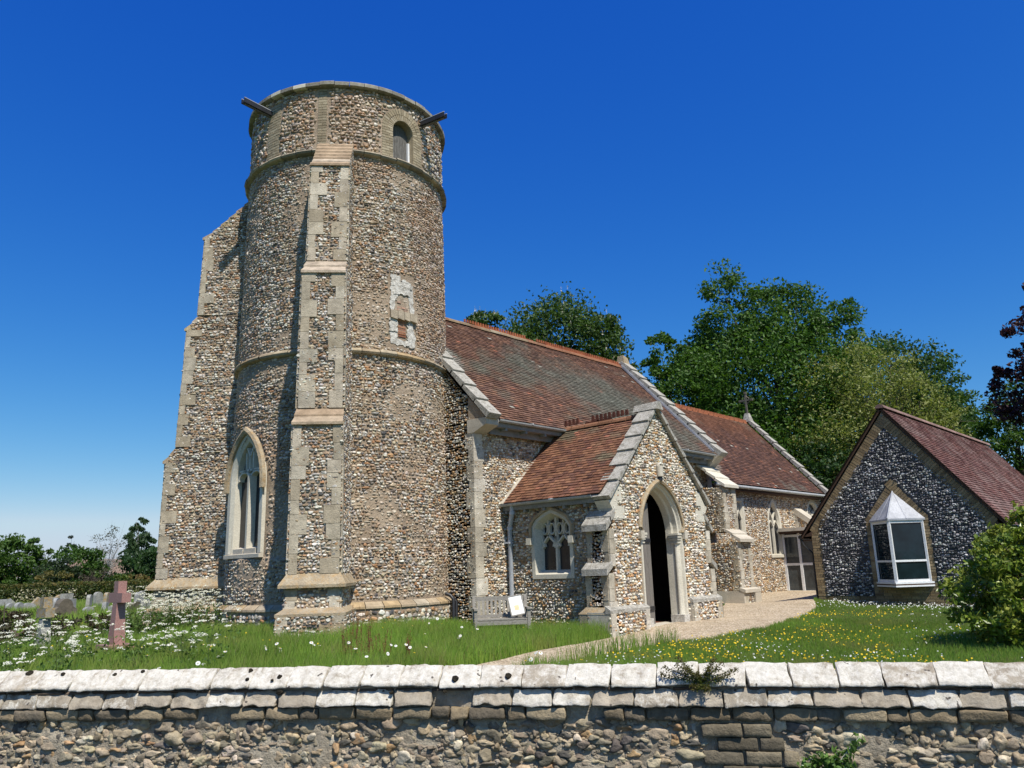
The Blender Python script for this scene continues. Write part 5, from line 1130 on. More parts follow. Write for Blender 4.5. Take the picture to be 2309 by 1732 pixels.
# ------------------------------------------------------------------ ground, path, road
gx = np.unique(np.concatenate([np.linspace(-900, -40, 14), np.linspace(-40, -2, 20), np.arange(-2, 40, .5), np.linspace(40, 90, 26), np.linspace(90, 900, 14)]))
gy = np.unique(np.concatenate([np.linspace(-900, -30, 14), np.linspace(-30, -4, 14), np.arange(-4, 30, .5), np.linspace(30, 130, 51), np.linspace(130, 900, 12)]))
XX, YY = np.meshgrid(gx, gy); mb = MB(); k = len(gx); ii, jj = np.meshgrid(np.arange(len(gy)-1), np.arange(k-1), indexing='ij')
mb.add(np.stack([XX, YY, gz(XX, YY)], -1), np.stack([ii*k+jj, ii*k+jj+1, (ii+1)*k+jj+1, (ii+1)*k+jj], -1).reshape(-1, 4), 'turf', smooth=True)
go = mb.build('ground', org=(0, 0, -1.4)); go['kind'] = 'structure'
PU = np.array([(5.6, 8.3), (7.2, 9.0), (9.06, 9.35), (10.68, 9.70), (12.77, 10.08), (14.0, 10.42), (16.5, 10.6), (18.9, 10.8), (23.0, 12.6), (26.0, 14.2), (30.8, 14.2)])
PL = np.array([(6.4, 6.4), (8.2, 7.6), (9.81, 8.14), (11.47, 8.25), (12.97, 8.3), (14.08, 8.02), (16.0, 7.92), (17.89, 8.08), (20.84, 8.78), (24.3, 10.3), (30.8, 10.3)])
def resamp(p, n):
    t = np.concatenate([[0], np.cumsum(np.linalg.norm(np.diff(p, axis=0), axis=1))]); t /= t[-1]; u = np.linspace(0, 1, n); return np.stack([np.interp(u, np.linspace(0, 1, len(p)), p[:, i]) for i in (0, 1)], 1)
a, b = resamp(PU, 90), resamp(PL, 90); wv = np.linspace(0, 1, 9)
a = a+(fbm(np.c_[a, a[:, 0]*0], .5, 4)[:, None]-.5)*.25; b = b+(fbm(np.c_[b, b[:, 0]*0], .5, 5)[:, None]-.5)*.25
G = a[:, None]*(1-wv)[None, :, None]+b[:, None]*wv[None, :, None]
mb = MB(); mb.add(np.concatenate([G, (gz(G[..., 0], G[..., 1])+.022)[..., None]], -1), [(i*9+j, i*9+j+1, (i+1)*9+j+1, (i+1)*9+j) for i in range(89) for j in range(8)], 'gravel', smooth=True)
PATH_POLY = np.concatenate([a, b[::-1]])
po = mb.build('gravel_path', label='pale gravel path'); po['kind'] = 'structure'
mb = MB(); s_ = np.linspace(0, WL, 30); A = np.array([wpt(s_, o, -1.4) for o in (.6, 1.6, 3.2, 5.2)]); A[..., 2] = gz(A[..., 0], A[..., 1])+.02
mb.add(A.reshape(-1, 3), [(i*30+j, i*30+j+1, (i+1)*30+j+1, (i+1)*30+j) for i in range(3) for j in range(29)], 'asphalt'); ro = mb.build('road'); ro['kind'] = 'structure'
# ------------------------------------------------------------------ bench and framed notice
bz = -1.50; bo = V3(12.50, 12.12, 0); bt = rad_(-40); bu, bv = V3(math.cos(bt), math.sin(bt), 0), V3(math.sin(bt), -math.cos(bt), 0)   # bv towards the viewer
bench = thing('garden_bench', bo+V3(0, 0, bz), label='weathered silver-grey wooden bench in the long grass beside the porch', category='bench')
def bp(s, d, z): return bo+bu*s+bv*d+V3(0, 0, bz+z)
W2 = .56
def part(name, fn, par=bench, **kw):
    mb = MB(); fn(mb); return mb.build(name, par, **kw)
for sg in (-1, 1):
    part('leg', lambda m_: m_.beam(bp(sg*W2, .26, -.05), bp(sg*W2, .26, .66), .065, .07, 'wood_silver', up=bv))
    part('leg', lambda m_: (m_.beam(bp(sg*W2, -.22, -.05), bp(sg*W2, -.20, .44), .065, .065, 'wood_silver', up=bv), m_.beam(bp(sg*W2, -.20, .44), bp(sg*W2, -.30, .95), .065, .055, 'wood_silver', up=bv)))
    part('armrest', lambda m_: m_.beam(bp(sg*W2, -.27, .68), bp(sg*W2, .32, .68), .075, .04, 'wood_silver'))
def seat(m_):
    for i in range(5): m_.beam(bp(-W2, -.16+i*.098, .47), bp(W2, -.16+i*.098, .47), .085, .025, 'wood_silver')
    m_.beam(bp(-W2, .26, .405), bp(W2, .26, .405), .035, .085, 'wood_silver'); m_.beam(bp(-W2, -.18, .41), bp(W2, -.18, .41), .03, .08, 'wood_silver')
part('seat', seat)
def back(m_):
    m_.beam(bp(-W2, -.29, .88), bp(W2, -.29, .88), .032, .09, 'wood_silver'); m_.beam(bp(-W2, -.205, .52), bp(W2, -.205, .52), .03, .06, 'wood_silver')
    for i in range(11): q = -W2+.11+i*(2*W2-.22)/10; m_.beam(bp(q, -.21, .53), bp(q, -.283, .85), .048, .014, 'wood_silver', up=bv)
part('backrest', back)
fr0 = bp(.36, .16, .488); nt_ = thing('framed_notice', fr0, label='framed paper notice leaning against the bench back', category='notice')
fu = bu; fv = V3(0, 0, 1)*.93-bv*.36; fv /= np.linalg.norm(fv); fn_ = np.cross(fu, fv); fn_ = fn_ if fn_@bv > 0 else -fn_
fu2 = fu+fv*.16; fu2 /= np.linalg.norm(fu2); fv2 = np.cross(fn_, fu2); fv2 = fv2 if fv2[2] > 0 else -fv2
c0 = fr0+fv2*.24+V3(0, 0, .03)
def frm(m_):
    for a, b, c, d in ((-.15, 0, .012, .22), (.15, 0, .012, .22), (0, .21, .16, .012), (0, -.21, .16, .012)): m_.obox(c0+fu2*a+fv2*b, fu2*c, fv2*d, fn_*.012, 'wood_silver')
    m_.obox(c0-fn_*.006, fu2*.15, fv2*.21, fn_*.004, 'wood_brown')
part('frame', frm, nt_)
part('sheet', lambda m_: m_.obox(c0, fu2*.14, fv2*.20, fn_*.003, 'paper'), nt_)
part('printed_panel', lambda m_: m_.obox(c0+fv2*-.055+fu2*-.005+fn_*.003, fu2*.05, fv2*.055, fn_*.0015, 'paper_tan'), nt_)
def lines(m_):
    for i, w_ in enumerate((.10, .07, .085, .05)): m_.obox(c0+fv2*(.15-i*.033)+fn_*.003, fu2*w_, fv2*.003, fn_*.001, 'paint_grey')
part('text', lines, nt_)
# ------------------------------------------------------------------ crosses and headstones
def zg(x, y): return float(gz(x, y))
cx, cy = 5.95, 15.52; z0 = -1.62; gc = thing('granite_cross', (cx, cy, z0), label='tall pink granite cross on a stepped base', category='gravestone')
th = rad_(-88); eu, ev = V3(math.cos(th), math.sin(th), 0), V3(math.sin(th), -math.cos(th), 0)
def blk(m_, w0, d0, a, w1, d1, b, mat, rock=False):
    c_ = V3(cx, cy, 0); lo = [c_+eu*x*w0+ev*y*d0+V3(0, 0, a) for x, y in ((-1, -1), (1, -1), (1, 1), (-1, 1))]; hi = [c_+eu*x*w1+ev*y*d1+V3(0, 0, b) for x, y in ((-1, -1), (1, -1), (1, 1), (-1, 1))]
    m_.hexa(lo+hi, mat)
m1 = MB(); blk(m1, .40, .36, z0, .40, .36, -1.36, 'granite_rough'); blk(m1, .29, .25, -1.36, .28, .24, -1.11, 'granite_pink'); m1.build('base', gc)
m1 = MB(); blk(m1, .125, .105, -1.11, .085, .078, -.38, 'granite_pink'); blk(m1, .085, .078, -.21, .085, .078, .0, 'granite_pink'); m1.build('shaft', gc)
m1 = MB(); c_ = V3(cx, cy, 0); blk(m1, .28, .08, -.38, .28, .08, -.21, 'granite_pink'); m1.build('cross_arms', gc)
cx, cy = 5.36, 17.55; z0 = -1.55; sc = thing('stone_cross', (cx, cy, z0), label='grey lichened stone cross with a square head', category='gravestone')
th = rad_(-84); eu, ev = V3(math.cos(th), math.sin(th), 0), V3(math.sin(th), -math.cos(th), 0)
m1 = MB(); blk(m1, .34, .30, z0, .33, .29, -1.36, 'headstone_lichen'); blk(m1, .20, .18, -1.36, .17, .15, -1.20, 'headstone_pale'); m1.build('base', sc)
m1 = MB(); blk(m1, .125, .105, -1.20, .075, .07, -.66, 'headstone'); blk(m1, .085, .085, -.46, .085, .085, -.26, 'headstone_lichen'); m1.build('shaft', sc)
m1 = MB(); blk(m1, .20, .085, -.64, .20, .085, -.47, 'headstone_lichen'); m1.build('cross_arms', sc)
HS = [ # x, y, width, height, shape, material, turn, lean, label
 (11.9, 45.1, .80, .95, 'sq', 'headstone_pale', 10, 2, 'pale square headstone at the far left edge of the churchyard'),
 (11.2, 41.2, .70, .80, 'rd', 'headstone_pale', 20, -4, 'small pale rounded headstone, second from the far left edge'),
 (13.0, 48.4, .70, .90, 'pt', 'headstone', 0, 3, 'pointed grey headstone behind the small pale rounded pair'),
 (11.0, 39.6, .55, .85, 'rd', 'headstone_pale', 35, 5, 'white blotched narrow headstone between two rounded ones on the left'),
 (11.5, 39.9, .85, .80, 'rd', 'headstone_pale', 5, -2, 'broad low rounded pale headstone left of the stone cross'),
 (12.0, 40.5, .75, 1.05, 'pt', 'headstone_lichen', 15, 0, 'lichened pointed headstone left of the stone cross'),
 (12.2, 39.4, .90, .85, 'rd', 'headstone_pale', -10, 2, 'wide rounded pale headstone close behind the lichened pointed one'),
 (12.3, 38.0, .75, 1.25, 'sq', 'headstone', 25, 6, 'tall greenish leaning headstone left of the stone cross'),
 (13.2, 41.5, .80, 1.15, 'rd', 'headstone_lichen', 25, 4, 'tall brownish rounded headstone half hidden left of the stone cross'),
 (11.05, 35.1, .60, 1.10, 'rd', 'headstone_pale', 50, 3, 'pale grey headstone directly right of the stone cross'),
 (13.4, 42.0, .80, 1.0, 'sq', 'headstone', -15, 0, 'grey square headstone behind the large brown one'),
 (9.7, 30.0, 1.10, 1.18, 'sh', 'headstone_dark', 12, 0, 'large dark brown shouldered headstone between the two crosses'),
 (11.3, 34.1, .55, 1.05, 'sq', 'headstone_pale', 40, -2, 'upright pale headstone right of the large brown one'),
 (11.3, 32.3, .60, .70, 'rd', 'headstone_pale', 20, 0, 'short pale rounded headstone right of the large brown one'),
 (13.0, 37.2, .50, 1.15, 'rd', 'headstone', 55, 4, 'narrow tall headstone just right of the open grass gap'),
 (14.2, 39.4, .60, 1.25, 'rd', 'headstone', 30, -5, 'tall grey rounded headstone left of the granite cross'),
 (12.0, 32.7, .45, .85, 'sq', 'headstone_pale', 55, 10, 'short leaning pale slab left of the granite cross'),
 (13.3, 36.1, .45, 1.25, 'rd', 'headstone_lichen', 45, 4, 'tall slim brownish headstone left of the granite cross'),
 (11.75, 31.2, .50, .70, 'sq', 'headstone_pale', 40, 0, 'small slab close beside the granite cross foot'),
 (13.6, 34.9, .60, 1.2, 'sq', 'headstone', 35, 8, 'leaning tall headstone right of the granite cross'),
 (12.6, 31.4, .80, .85, 'rd', 'headstone_dark', 40, 8, 'dark leaning headstone in front of the left buttress'),
 (14.4, 35.5, .60, 1.20, 'rd', 'headstone_pale', 35, 0, 'tall white-edged headstone near the left buttress'),
 (13.1, 31.6, .60, .95, 'sq', 'headstone_pale', 25, -8, 'white lichened leaning headstone near the left buttress'),
 (19.0, 46.5, .55, 1.1, 'rd', 'headstone', 35, 2, 'lone grey rounded headstone against the flowering hedge'),
 (14.1, 33.0, .7, .9, 'rd', 'headstone_dark', 20, 0, 'brown low headstone touching the left buttress edge')]
for x, y, w_, h_, shp, mt, tn, ln, lab in HS:
    w_ *= .72; h_ *= .78; z0 = zg(x, y)-.12; a = math.atan2(-y, -x)+rad_(tn+18); n_ = V3(math.cos(a), math.sin(a), 0); s_ = V3(-n_[1], n_[0], 0); lv = V3(0, 0, 1)*math.cos(rad_(ln))+s_*math.sin(rad_(ln)); hw_ = w_/2
    if shp == 'sq': pr = [(-hw_, 0), (-hw_, h_), (hw_, h_), (hw_, 0)]
    elif shp == 'pt': pr = [(-hw_, 0), (-hw_, h_*.72), (-hw_*.4, h_*.9), (0, h_*1.03), (hw_*.4, h_*.9), (hw_, h_*.72), (hw_, 0)]
    elif shp == 'sh': pr = [(-hw_, 0), (-hw_, h_*.62), (-hw_*.72, h_*.68)]+[(-hw_*.62*math.cos(t), h_*.72+h_*.28*math.sin(t)) for t in np.linspace(0, math.pi, 9)]+[(hw_*.72, h_*.68), (hw_, h_*.62), (hw_, 0)]
    else: pr = [(-hw_, 0)]+[(-hw_*math.cos(t), h_-hw_*.7+hw_*.7*math.sin(t)) for t in np.linspace(0, math.pi, 9)]+[(hw_, 0)]
    th_ = .15 if shp == 'sh' else .075; n = len(pr); mb = MB(); c_ = V3(x, y, z0)
    mb.add(np.array([c_+s_*p+lv*q-n_*th_ for p, q in pr]+[c_+s_*p+lv*q+n_*th_ for p, q in pr]), [tuple(range(n))[::-1], tuple(range(n, 2*n))]+[(i, (i+1) % n, n+(i+1) % n, n+i) for i in range(n)], mt)
    mb.build('headstone', org=(x, y, z0), label=lab, category='gravestone', group='headstones in the churchyard')
# ------------------------------------------------------------------ trees
def leafquads(mb, C, size, col, mat, up=.35, droop=0.):
    n = len(C); d = rng.normal(size=(n, 3)); d[:, 2] += up; d /= np.linalg.norm(d, axis=1)[:, None]+1e-9
    t = np.cross(d, rng.normal(size=(n, 3))); t /= np.linalg.norm(t, axis=1)[:, None]+1e-9; t[:, 2] -= droop; b = np.cross(d, t)
    L, W_ = size*U(.5, 1.5, n), size*U(.3, .78, n)
    q = np.stack([C-t*L[:, None]*.5, C+b*W_[:, None]*.5+d*(W_*.12)[:, None], C+t*L[:, None]*.5, C-b*W_[:, None]*.5+d*(W_*.12)[:, None]], 1)
    F = np.arange(4*n).reshape(n, 4); mb.add(q, F, mat, np.repeat(col, 4, 0))
def clumps(lobes, n, cl=.28, shell=.55, per=70, flat=.75, seed=1):
    out, who = [], []; vol = np.array([l[3]**2*l[4] for l in lobes])**.75; vol /= vol.sum()
    for l, v in zip(lobes, vol):
        m_ = max(per, int(n*v)); nc = max(5, m_//per); d = rng.normal(size=(nc, 3)); d /= np.linalg.norm(d, axis=1)[:, None]
        r = U(shell, 1.0, nc)**.6*np.where(U(0, 1, nc) < .12, U(1.0, 1.16, nc), 1); cc = d*r[:, None]*V3(l[3], l[3], l[4])+V3(*l[:3])
        k = rng.integers(0, nc, m_); sg = cl*min(l[3], l[4])*U(.55, 1.25, nc)
        p = rng.normal(size=(m_, 3)); p /= (np.linalg.norm(p, axis=1)[:, None]+1e-9); p *= (U(0, 1, m_)**.45)[:, None]
        out.append(cc[k]+p*sg[k][:, None]*V3(1.15, 1.15, flat)); who.append(k+len(who)*1000)
    return np.concatenate(out), np.concatenate(who)
def limbs(mb, base, lobes, r, mat, n=14, twig=0):
    top = np.mean([l[:3] for l in lobes], 0); base = V3(*base); H = max(l[2]+l[4] for l in lobes)-base[2]
    tr = [base, base+(top-base)*.3*V3(1, 1, 1)+V3(U(-.2, .2), U(-.2, .2), 0), base+(top-base)*.65, top]; mb.tube(np.array(tr), [r*1.25, r, r*.7, r*.35], mat, 8)
    for l in list(lobes)*(1+n//max(1, len(lobes))):
        if n <= 0: break
        n -= 1; f = U(.35, .95); a = base+(top-base)*f; d = rng.normal(size=3); d /= np.linalg.norm(d); d[2] = abs(d[2])*.7; e = V3(*l[:3])+d*V3(l[3], l[3], l[4])*U(.7, 1.0); mdl = (a+e)/2+V3(0, 0, -.06*np.linalg.norm(e-a))
        q = np.array([a, mdl, e]); mb.tube(q, [r*.4*(1.1-f)+.03, r*.22*(1.1-f)+.02, .012], mat, 5, cap=False)
        for _ in range(twig):
            s_ = mdl+(e-mdl)*U(0, 1); g = rng.normal(size=3)*.3*l[4]; g[2] += .2*l[4]; mb.tube(np.array([s_, s_+g*U(.4, 1.), s_+g*U(1., 1.8)]), [.014, .009, .004], mat, 4, cap=False)
def tree(name, lab, lobes, n, size, cols, tr=.35, bark='bark', mat='leaf', cl=.28, base=None, flowers=0, per=70, droop=0., twig=0, nl=14, group=None, cat='tree', zb=-1.35, shell=.55):
    lobes = [tuple(l) for l in lobes]
    if base is None: m_ = np.mean([l[:2] for l in lobes], 0); base = (m_[0], m_[1], zb)
    o = thing(name, base, label=lab, category=cat)
    if group: o['group'] = group
    mb = MB(); limbs(mb, base, lobes, tr, bark, nl, twig); mb.build('trunk', o)
    mb = MB(); P, who = clumps(lobes, n, cl, shell, per); k = len(P); cc = np.array(cols); crng = rng.integers(0, len(cc), int(who.max())+1)
    col = cc[crng[who]]*(.55)+cc[rng.integers(0, len(cc), k)]*.45; col = col*U(.78, 1.25, k)[:, None]
    leafquads(mb, P, size, col, mat, droop=droop)
    if flowers:
        ctr = np.array([l[:3] for l in lobes]); d = P-ctr[np.argmin(np.linalg.norm(P[:, None]-ctr[None], axis=2), 1)]; sc_ = d[:, 2]+rng.normal(size=k)*.6-d[:, 0]*.35-d[:, 1]*.45; idx = np.argsort(-sc_)[:int(k*.5)]; idx = rng.choice(idx, flowers, False)
        for f in range(5): leafquads(mb, P[idx]+V3(0, 0, .12+.07*f), np.full(flowers, .13-.016*f), np.tile((.62, .58, .50), (flowers, 1))*U(.85, 1.1, flowers)[:, None], 'petal')
    mb.build('crown', o); return o
def Lz(l): return [(x, y, z-1.4, a, b) for x, y, z, a, b in l]
BEECH = [(.052, .112, .015), (.070, .145, .020), (.040, .090, .014), (.088, .170, .026), (.058, .125, .02)]
tree('beech_tree', 'tallest dark green beech behind the chancel roof', Lz([(48.4, 22.3, 12.0, 5.2, 5.0), (46.3, 23.3, 17.4, 1.9, 3.0), (48.7, 21.0, 16.6, 2.8, 2.6), (51.3, 18.1, 16.0, 1.5, 2.5), (51.0, 19.2, 13.3, 3.1, 3.4), (47.0, 24.5, 13.5, 2.6, 3.4), (48.0, 21.5, 7.2, 5.4, 3.8)]), 76000, .26, BEECH, .55, cl=.40)
tree('beech_tree', 'spreading beech at the left of the group, beside the nave gable', Lz([(43.8, 24.9, 11.4, 2.7, 3.2), (42.2, 25.9, 14.2, 1.2, 1.6), (43.6, 24.4, 8.0, 3.2, 3.0), (41.6, 26.6, 11.8, 1.5, 1.5)]), 24000, .25, [(.060, .135, .018), (.085, .165, .024), (.048, .105, .018)], .35, cl=.34)
tree('beech_tree', 'rounded beech at the right of the group, behind the annexe gable', Lz([(58.2, 17.9, 13.4, 3.8, 3.2), (60.2, 15.9, 12.8, 2.8, 2.7), (61.2, 15.0, 10.2, 2.1, 2.8), (59.0, 17.0, 8.5, 4.5, 4.0)]), 32000, .27, [(.052, .108, .022), (.068, .128, .028), (.044, .09, .02)], .45, cl=.33)
tree('hornbeam_tree', 'olive green loosely leaved tree in front of the beeches', Lz([(46.3, 16.8, 9.6, 2.9, 3.6), (47.7, 15.0, 11.4, 2.4, 2.7), (49.4, 13.9, 9.0, 2.2, 2.8), (48.0, 15.5, 7.0, 4.2, 2.8), (45.6, 18.2, 6.4, 2.0, 2.2), (50.4, 12.8, 8.6, 1.4, 2.2)]), 26000, .18, [(.20, .235, .05), (.235, .26, .065), (.165, .205, .042), (.26, .27, .09)], .2, cl=.40, twig=5, nl=34, bark='bark')
tree('horse_chestnut', 'flowering horse chestnut rising behind the nave ridge', Lz([(34.2, 28.3, 13.9, 2.75, 2.7), (33.0, 29.7, 13.4, 1.8, 1.6), (35.7, 26.8, 13.3, 1.9, 2.4), (36.9, 25.8, 12.2, 1.0, 1.5), (31.3, 31.0, 15.2, 1.4, .85), (30.6, 31.6, 15.3, .7, .6), (36.1, 26.0, 14.7, .9, 1.1), (34.5, 28.2, 10.5, 3.0, 2.6), (31.6, 31, 12.3, 1.6, 1.8)]), 42000, .23, [(.050, .098, .018), (.064, .118, .024), (.040, .08, .016), (.08, .128, .030)], .4, flowers=190, cl=.46)
tree('copper_beech', 'purple copper beech reaching in at the right edge', Lz([(45.6, 6.4, 11.8, 1.5, 1.9), (46.6, 5.9, 14.0, .9, 1.6), (46.5, 7.6, 9.2, 1.6, 1.6), (47.5, 5.5, 9.6, 2.4, 3.4), (47.8, 4.6, 12.6, 2.2, 2.6), (46.0, 8.5, 10.4, .7, .5)]), 15000, .24, [(.040, .014, .022), (.055, .020, .030), (.030, .012, .020)], .4, cl=.34)
tree('oak_tree', 'bright green tree below the copper beech, behind the annexe roof', Lz([(55.7, 11.2, 8.0, 1.8, 1.9), (56.8, 9.2, 8.8, 2.6, 3.2), (57.5, 7.5, 7.6, 2.6, 3.5), (55.0, 12.6, 6.0, 1.8, 2)]), 11000, .28, [(.050, .105, .018), (.066, .13, .022), (.040, .085, .018)], .35, cl=.34)
tree('laurel_thicket', 'dark evergreen thicket between chancel and annexe', Lz([(43.5, 17.6, 5.6, 2.6, 2.0), (44.2, 16.4, 4.2, 2.8, 2.4), (46.0, 20.0, 4.6, 3.0, 2.6), (45.4, 14.6, 4.8, 2.6, 2.4)]), 13000, .26, [(.030, .070, .014), (.042, .092, .018), (.024, .055, .012)], .15, cat='shrub', cl=.34)
# churchyard edge on the left
LG = 'trees beyond the churchyard hedge'
tree('maple_tree', 'large bright green tree at the left edge of the picture', Lz([(27.2, 104.5, 3.6, 3.6, 3.0), (24.5, 105, 3.2, 3.2, 3.6), (29.6, 103.2, 2.6, 2.2, 2.4), (30.6, 102.8, 4.4, 1.2, 1.3), (28.8, 104.6, 5.4, 2.2, 1.6), (26.4, 104.9, 5.6, 1.8, 1.4), (28.4, 103.6, 1.0, 4.0, 2.0), (24.6, 104.6, 1.0, 3.0, 2.2), (29.8, 103, .4, 2.4, 1.6)]), 15000, .42, [(.062, .12, .018), (.080, .145, .024), (.048, .095, .018)], .35, cl=.36, group=LG)
tree('maple_tree', 'round green tree above the reddish roof', Lz([(31.0, 95.0, 3.0, 3.0, 2.3), (32.0, 94.2, 3.6, 1.9, 1.7), (33.0, 93.6, 2.0, 1.6, 1.9), (30.4, 95.5, 1.4, 2.4, 1.8), (32.4, 94, 1.0, 2.4, 1.9), (31, 95, -.2, 3, 1.4)]), 11000, .36, [(.050, .105, .016), (.064, .125, .022), (.04, .082, .016)], .3, cl=.36, group=LG)
tree('yew_tree', 'dark dull green tree in front of the round green one', Lz([(26.3, 85.3, 1.6, 1.7, 2.0), (27.6, 84.8, 1.1, 1.5, 1.6), (26.8, 85, .2, 2, 1.4), (27.4, 84.9, 2.2, 1.2, 1.4)]), 6500, .26, [(.030, .050, .018), (.036, .058, .022)], .2, cl=.36, group=LG)
tree('cypress_tree', 'slim blue-grey tree top standing above the round green tree', Lz([(39.5, 121.7, 6.2, .75, 1.8), (39.5, 121.7, 4.0, 1.0, 2.2)]), 1500, .34, [(.045, .065, .055), (.055, .075, .06)], .15, cl=.5, group=LG)
tree('birch_tree', 'nearly bare white-stemmed birch', Lz([(37.4, 102.0, 5.3, 1.7, 2.4), (36.6, 102.4, 3.4, 1.8, 1.8), (38.0, 101.6, 3.2, 1.6, 2.0)]), 1500, .22, [(.11, .115, .085), (.09, .10, .075)], .11, bark='bark_white', cl=.5, twig=7, nl=26, group=LG)
tree('poplar_tree', 'tall drooping birch-like tree beside the left buttress', Lz([(37.6, 93.9, 6.6, 1.1, 1.8), (38.1, 93.5, 5.0, 1.5, 1.4), (37.2, 94.2, 5.6, .9, 1.0), (37.8, 93.7, 4.0, 1.5, 1.3), (37.6, 93.9, 7.8, .7, .9)]), 4800, .30, [(.040, .075, .028), (.05, .09, .034)], .16, bark='bark_white', cl=.42, droop=.5, group=LG)
tree('willow_tree', 'broad dark green tree hanging beside the left buttress', Lz([(35.9, 89.6, 2.6, 2.2, 2.2), (37.6, 88.2, 2.6, 2.2, 2.3), (36.6, 89, .6, 3.2, 2.0), (39.5, 87.6, 1.8, 2, 2.4), (34.6, 90, .4, 2.0, 1.6)]), 11000, .34, [(.036, .078, .020), (.046, .095, .026), (.030, .062, .022)], .25, cl=.36, droop=.6, group=LG)
SG = 'garden shrubs behind the hedge'
tree('bronze_shrub', 'bronze-yellow rounded shrub behind the hedge', Lz([(22.8, 73.5, 1.35, 1.5, 1.0), (24.0, 73, .9, 1.0, .8), (23.2, 73.3, .6, 1.6, .8)]), 2600, .22, [(.15, .12, .03), (.13, .125, .03), (.11, .10, .03)], .1, cat='shrub', cl=.4, group=SG)
tree('lime_shrub', 'lime green rounded shrub behind the hedge', Lz([(25.6, 70.6, 1.3, 1.4, .9), (26.8, 70.2, 1.0, 1.0, .8), (25.9, 70.5, .6, 1.7, .7)]), 2600, .22, [(.095, .14, .025), (.115, .15, .03), (.08, .12, .03)], .1, cat='shrub', cl=.4, group=SG)
tree('orange_shrub', 'orange-tinged shrub right of the lime green one', Lz([(28.6, 71.0, 1.1, 1.0, .9), (29.4, 70.6, .7, .8, .7)]), 1500, .2, [(.17, .105, .035), (.13, .12, .03)], .1, cat='shrub', cl=.4, group=SG)
tree('purple_shrub', 'low dark purple shrub just above the hedge', Lz([(25.0, 57.4, .5, .7, .35), (26.0, 57.0, .45, .7, .3)]), 700, .16, [(.055, .016, .022), (.075, .022, .03)], .06, cat='shrub', cl=.5, group=SG)
tree('plum_tree', 'small leafless-looking brown tree in front of the reddish roof', Lz([(29.4, 83.2, 1.8, 1.2, 1.1), (28.9, 83.3, 1.1, 1.1, .8)]), 500, .18, [(.10, .08, .06), (.12, .09, .065)], .09, cl=.6, twig=6, nl=22, group=LG)
# hedge with may blossom: long, one plant thing
hed = thing('blossom_hedge', (16, 50, -1.3), label='long clipped hedge with white blossom closing the churchyard', category='hedge')
mb = MB(); n = 21000; t = U(0, 1, n); A, B = V3(8.5, 56.0, 0), V3(26, 44.0, 0); p = A+(B-A)*t[:, None]; nv = V3(.57, .82, 0)
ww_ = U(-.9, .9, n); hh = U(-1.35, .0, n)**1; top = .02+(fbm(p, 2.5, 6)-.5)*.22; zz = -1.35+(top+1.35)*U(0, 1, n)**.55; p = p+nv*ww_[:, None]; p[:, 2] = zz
col = np.array([(.070, .088, .022), (.055, .080, .020), (.085, .082, .026), (.045, .07, .02)])[rng.integers(0, 4, n)]*U(.75, 1.25, n)[:, None]
bl = (U(0, 1, n) < 1.2*np.clip(fbm(p, 1.3, 12)*2-.75, 0, 1)) & (zz < -.30) & (ww_ < -.35); col[bl] = V3(.50, .46, .33)*U(.8, 1.1, bl.sum())[:, None]
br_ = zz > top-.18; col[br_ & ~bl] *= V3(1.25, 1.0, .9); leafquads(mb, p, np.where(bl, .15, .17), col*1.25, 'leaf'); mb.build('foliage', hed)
mb = MB()
for f in np.linspace(.02, .98, 26): q = A+(B-A)*f; mb.tube(np.array([q+V3(0, 0, -1.4), q+V3(U(-.2, .2), U(-.2, .2), -.7), q+V3(U(-.3, .3), U(-.3, .3), -.2)]), [.06, .04, .015], 'bark', 5)
mb.build('stems', hed)
# low dark box shrub on the grave at the left
tree('barberry_shrub', 'low dark brown-leaved spreading shrub around the stone cross', [(5.6, 20.0, -.88, 1.0, .40), (4.6, 20.8, -.84, 1.2, .44), (6.9, 19.7, -.98, .9, .30), (3.4, 21.2, -.84, 1.3, .44), (7.6, 19.2, -1.02, .5, .18), (5.2, 20.3, -1.2, 1.6, .3)], 15000, .06, [(.050, .036, .018), (.038, .034, .016), (.065, .045, .022), (.045, .05, .018)], .04, cat='shrub', cl=.40, base=(5.6, 19.9, -1.45), nl=26, twig=2)
tree('laurel_bush', 'large glossy-leaved evergreen bush at the right edge', [(15.75, 2.75, -.42, 1.12, .92), (15.1, 3.25, -.75, .85, .75), (16.2, 2.0, -.25, 1.2, 1.05), (15.4, 2.9, .20, .75, .45), (15.0, 3.0, -.12, .70, .55), (16.3, 1.8, .38, .9, .5), (15.2, 2.85, -.85, 1.05, .7), (15.9, 2.2, .1, 1.0, .75), (15.6, 2.6, -1.1, 1.15, .5)], 30000, .095, [(.15, .22, .028), (.21, .28, .04), (.135, .195, .028), (.29, .31, .065), (.09, .14, .022)], .06, mat='leaf_glossy', cat='shrub', cl=.30, per=60, base=(15.8, 2.6, -1.5), shell=.70)
